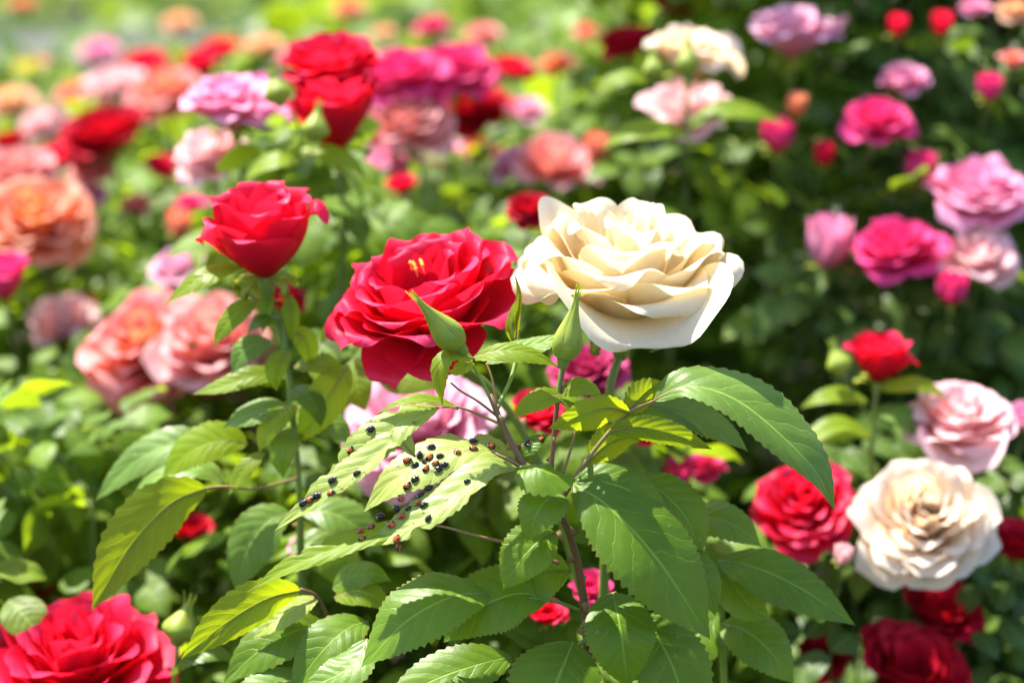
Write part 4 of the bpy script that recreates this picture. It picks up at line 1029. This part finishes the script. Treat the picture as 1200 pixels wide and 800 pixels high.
def ladybird(px, py, kind, label, heading, size=1.0):
    d = P(px, py) - C0; L = np.linalg.norm(d); d = d / L
    hit = TREE.ray_cast(Vector(C0), Vector(d), 2.0)
    if hit[0] is not None and abs((np.array(hit[0]) - C0) @ VZ - FOCUS) < .06:
        p = np.array(hit[0]); n = np.array(hit[1])
        if n @ d > 0: n = -n
    else:
        near_ = TREE.find_nearest(Vector(P(px, py, FALLBACK))); p = P(px, py, FALLBACK); n = unit([0, -.6, .8])
        if near_[0] is not None and near_[3] < .02: p = np.array(near_[0]) * .0 + P(px, py, proj(near_[0])[2])
    a = rad(heading); h = np.array([math.cos(a), 0, math.sin(a)]); x = unit(h - n * (h @ n)); y = np.cross(n, x)
    mw = Matrix.Identity(4); s_ = .86 * size
    for i in range(3): mw[i][0], mw[i][1], mw[i][2], mw[i][3] = x[i] * s_, y[i] * s_, n[i] * s_, p[i] + n[i] * .0001
    root = tag(empty('ladybird', mat=mw), label, 'ladybird', 'ladybirds on the rose leaves')
    obj('body', BELLY, root, M['bug_black'])
    for w_, m_ in zip(WING, BUGMAT[kind]): obj('wing_case', w_, root, m_)
    obj('pronotum', PRON, root, M['bug_pron']); obj('head', HEAD, root, M['bug_black'])
    for l in LEGS: obj('leg', l, root, M['bug_black'])
    return root
for row in [
 (435, 503, 'black', 'black ladybird alone highest on the upper left chewed leaf', 200),
 (411, 528, 'spot', 'black and orange ladybird alone in the middle of the upper left chewed leaf', 80),
 (389, 563, 'black', 'black ladybird near the tip of the upper left chewed leaf', 30),
 (418, 555, 'black', 'dull black ladybird in the pale notch under the upper left chewed leaf', 30),
 (388, 578, 'spot', 'orange and black ladybird, rightmost of the row near the far left leaf tip', 10),
 (371, 581, 'black', 'black ladybird, second from the right in the row near the far left tip', 20),
 (363, 586, 'spot', 'dark ladybird, third from the right in the row near the far left tip', 20),
 (355, 590, 'black', 'dark ladybird at the left end of the row near the far left tip', 30),
 (477, 540, 'spot', 'dark brown ladybird just left of the big cluster', 10),
 (506, 524, 'black', 'black ladybird alone above the big cluster', 190),
 (492, 534, 'black', 'black ladybird at the upper left of the big cluster', 100),
 (503, 537, 'spot', 'dark red ladybird at the top middle of the big cluster', 80),
 (515, 535, 'black', 'black ladybird at the upper right of the big cluster', 40),
 (487, 545, 'black', 'black ladybird at the left end of the big cluster', 200),
 (497, 541, 'black', 'small black ladybird in the middle of the big cluster', 300),
 (499, 550, 'spot', 'orange and black ladybird at the bottom of the big cluster', 80),
 (511, 543, 'spot', 'black and orange ladybird in the centre right of the big cluster', 200),
 (520, 545, 'black', 'black ladybird at the right end of the big cluster', 20),
 (514, 550, 'black', 'black ladybird at the lower right of the big cluster', 240),
 (486, 562, 'black', 'dark ladybird touching the orange one below the big cluster', 50),
 (477, 570, 'spot', 'orange and black ladybird in shade below the big cluster', 70),
 (470, 585, 'red', 'bright red ladybird in shade below the cluster, above the lower group', 110),
 (502, 572, 'black', 'grey black ladybird, upper of two on the front leaf edge', 40),
 (493, 580, 'black', 'grey black ladybird, lower of two on the front leaf edge', 230),
 (490, 590, 'red', 'orange ladybird beside a black one at the right of the lower group', 180),
 (496, 592, 'black', 'black ladybird at the right end of the lower group', 20),
 (465, 596, 'black', 'black ladybird at the top of the lower group', 120),
 (478, 596, 'black', 'small black ladybird in the middle of the lower group', 60),
 (471, 605, 'red', 'large orange and black ladybird at the bottom of the lower group', 170),
 (446, 605, 'black', 'black ladybird alone left of the lower group', 200),
 (459, 615, 'red', 'round orange ladybird below the lower group', 140),
 (435, 617, 'spot', 'black and orange ladybird near the front leaf tip', 190),
 (423, 622, 'red', 'flat brown ladybird at the very tip of the front leaf', 180),
 (424, 632, 'spot', 'dark red ladybird in shade hanging under the front leaf tip', 80),
 (465, 632, 'red', 'upper of two red ladybirds hanging below the front leaf', 90),
 (467, 641, 'spot', 'lower of two red ladybirds hanging below the front leaf', 270),
 (536, 530, 'red', 'orange ladybird alone right of the big cluster', 120),
 (554, 517, 'black', 'black ladybird, upper of two right of the lone orange one', 10),
 (554, 526, 'spot', 'dark ladybird, lower of two right of the lone orange one', 350),
 (576, 523, 'spot', 'black and rust ladybird on the leaf stalk end near the stem', 150),
 (547, 564, 'black', 'small black ladybird alone on the middle of the front leaf', 30),
 (607, 524, 'red', 'orange and black ladybird on the stem, left of a black one', 250),
 (618, 519, 'black', 'black ladybird on the stem between two reddish ones', 290),
 (635, 515, 'spot', 'dark red ladybird on the thin stalk, rightmost of three', 120),
 (502, 608, 'black', 'dark ladybird half hidden under the front leaf', 90),
]:
    ladybird(*row[:4], row[4], (1.0 if 'small' not in row[3] else .8) * (.9 + .2 * ((row[0] * 7 + row[1]) % 10) / 10))
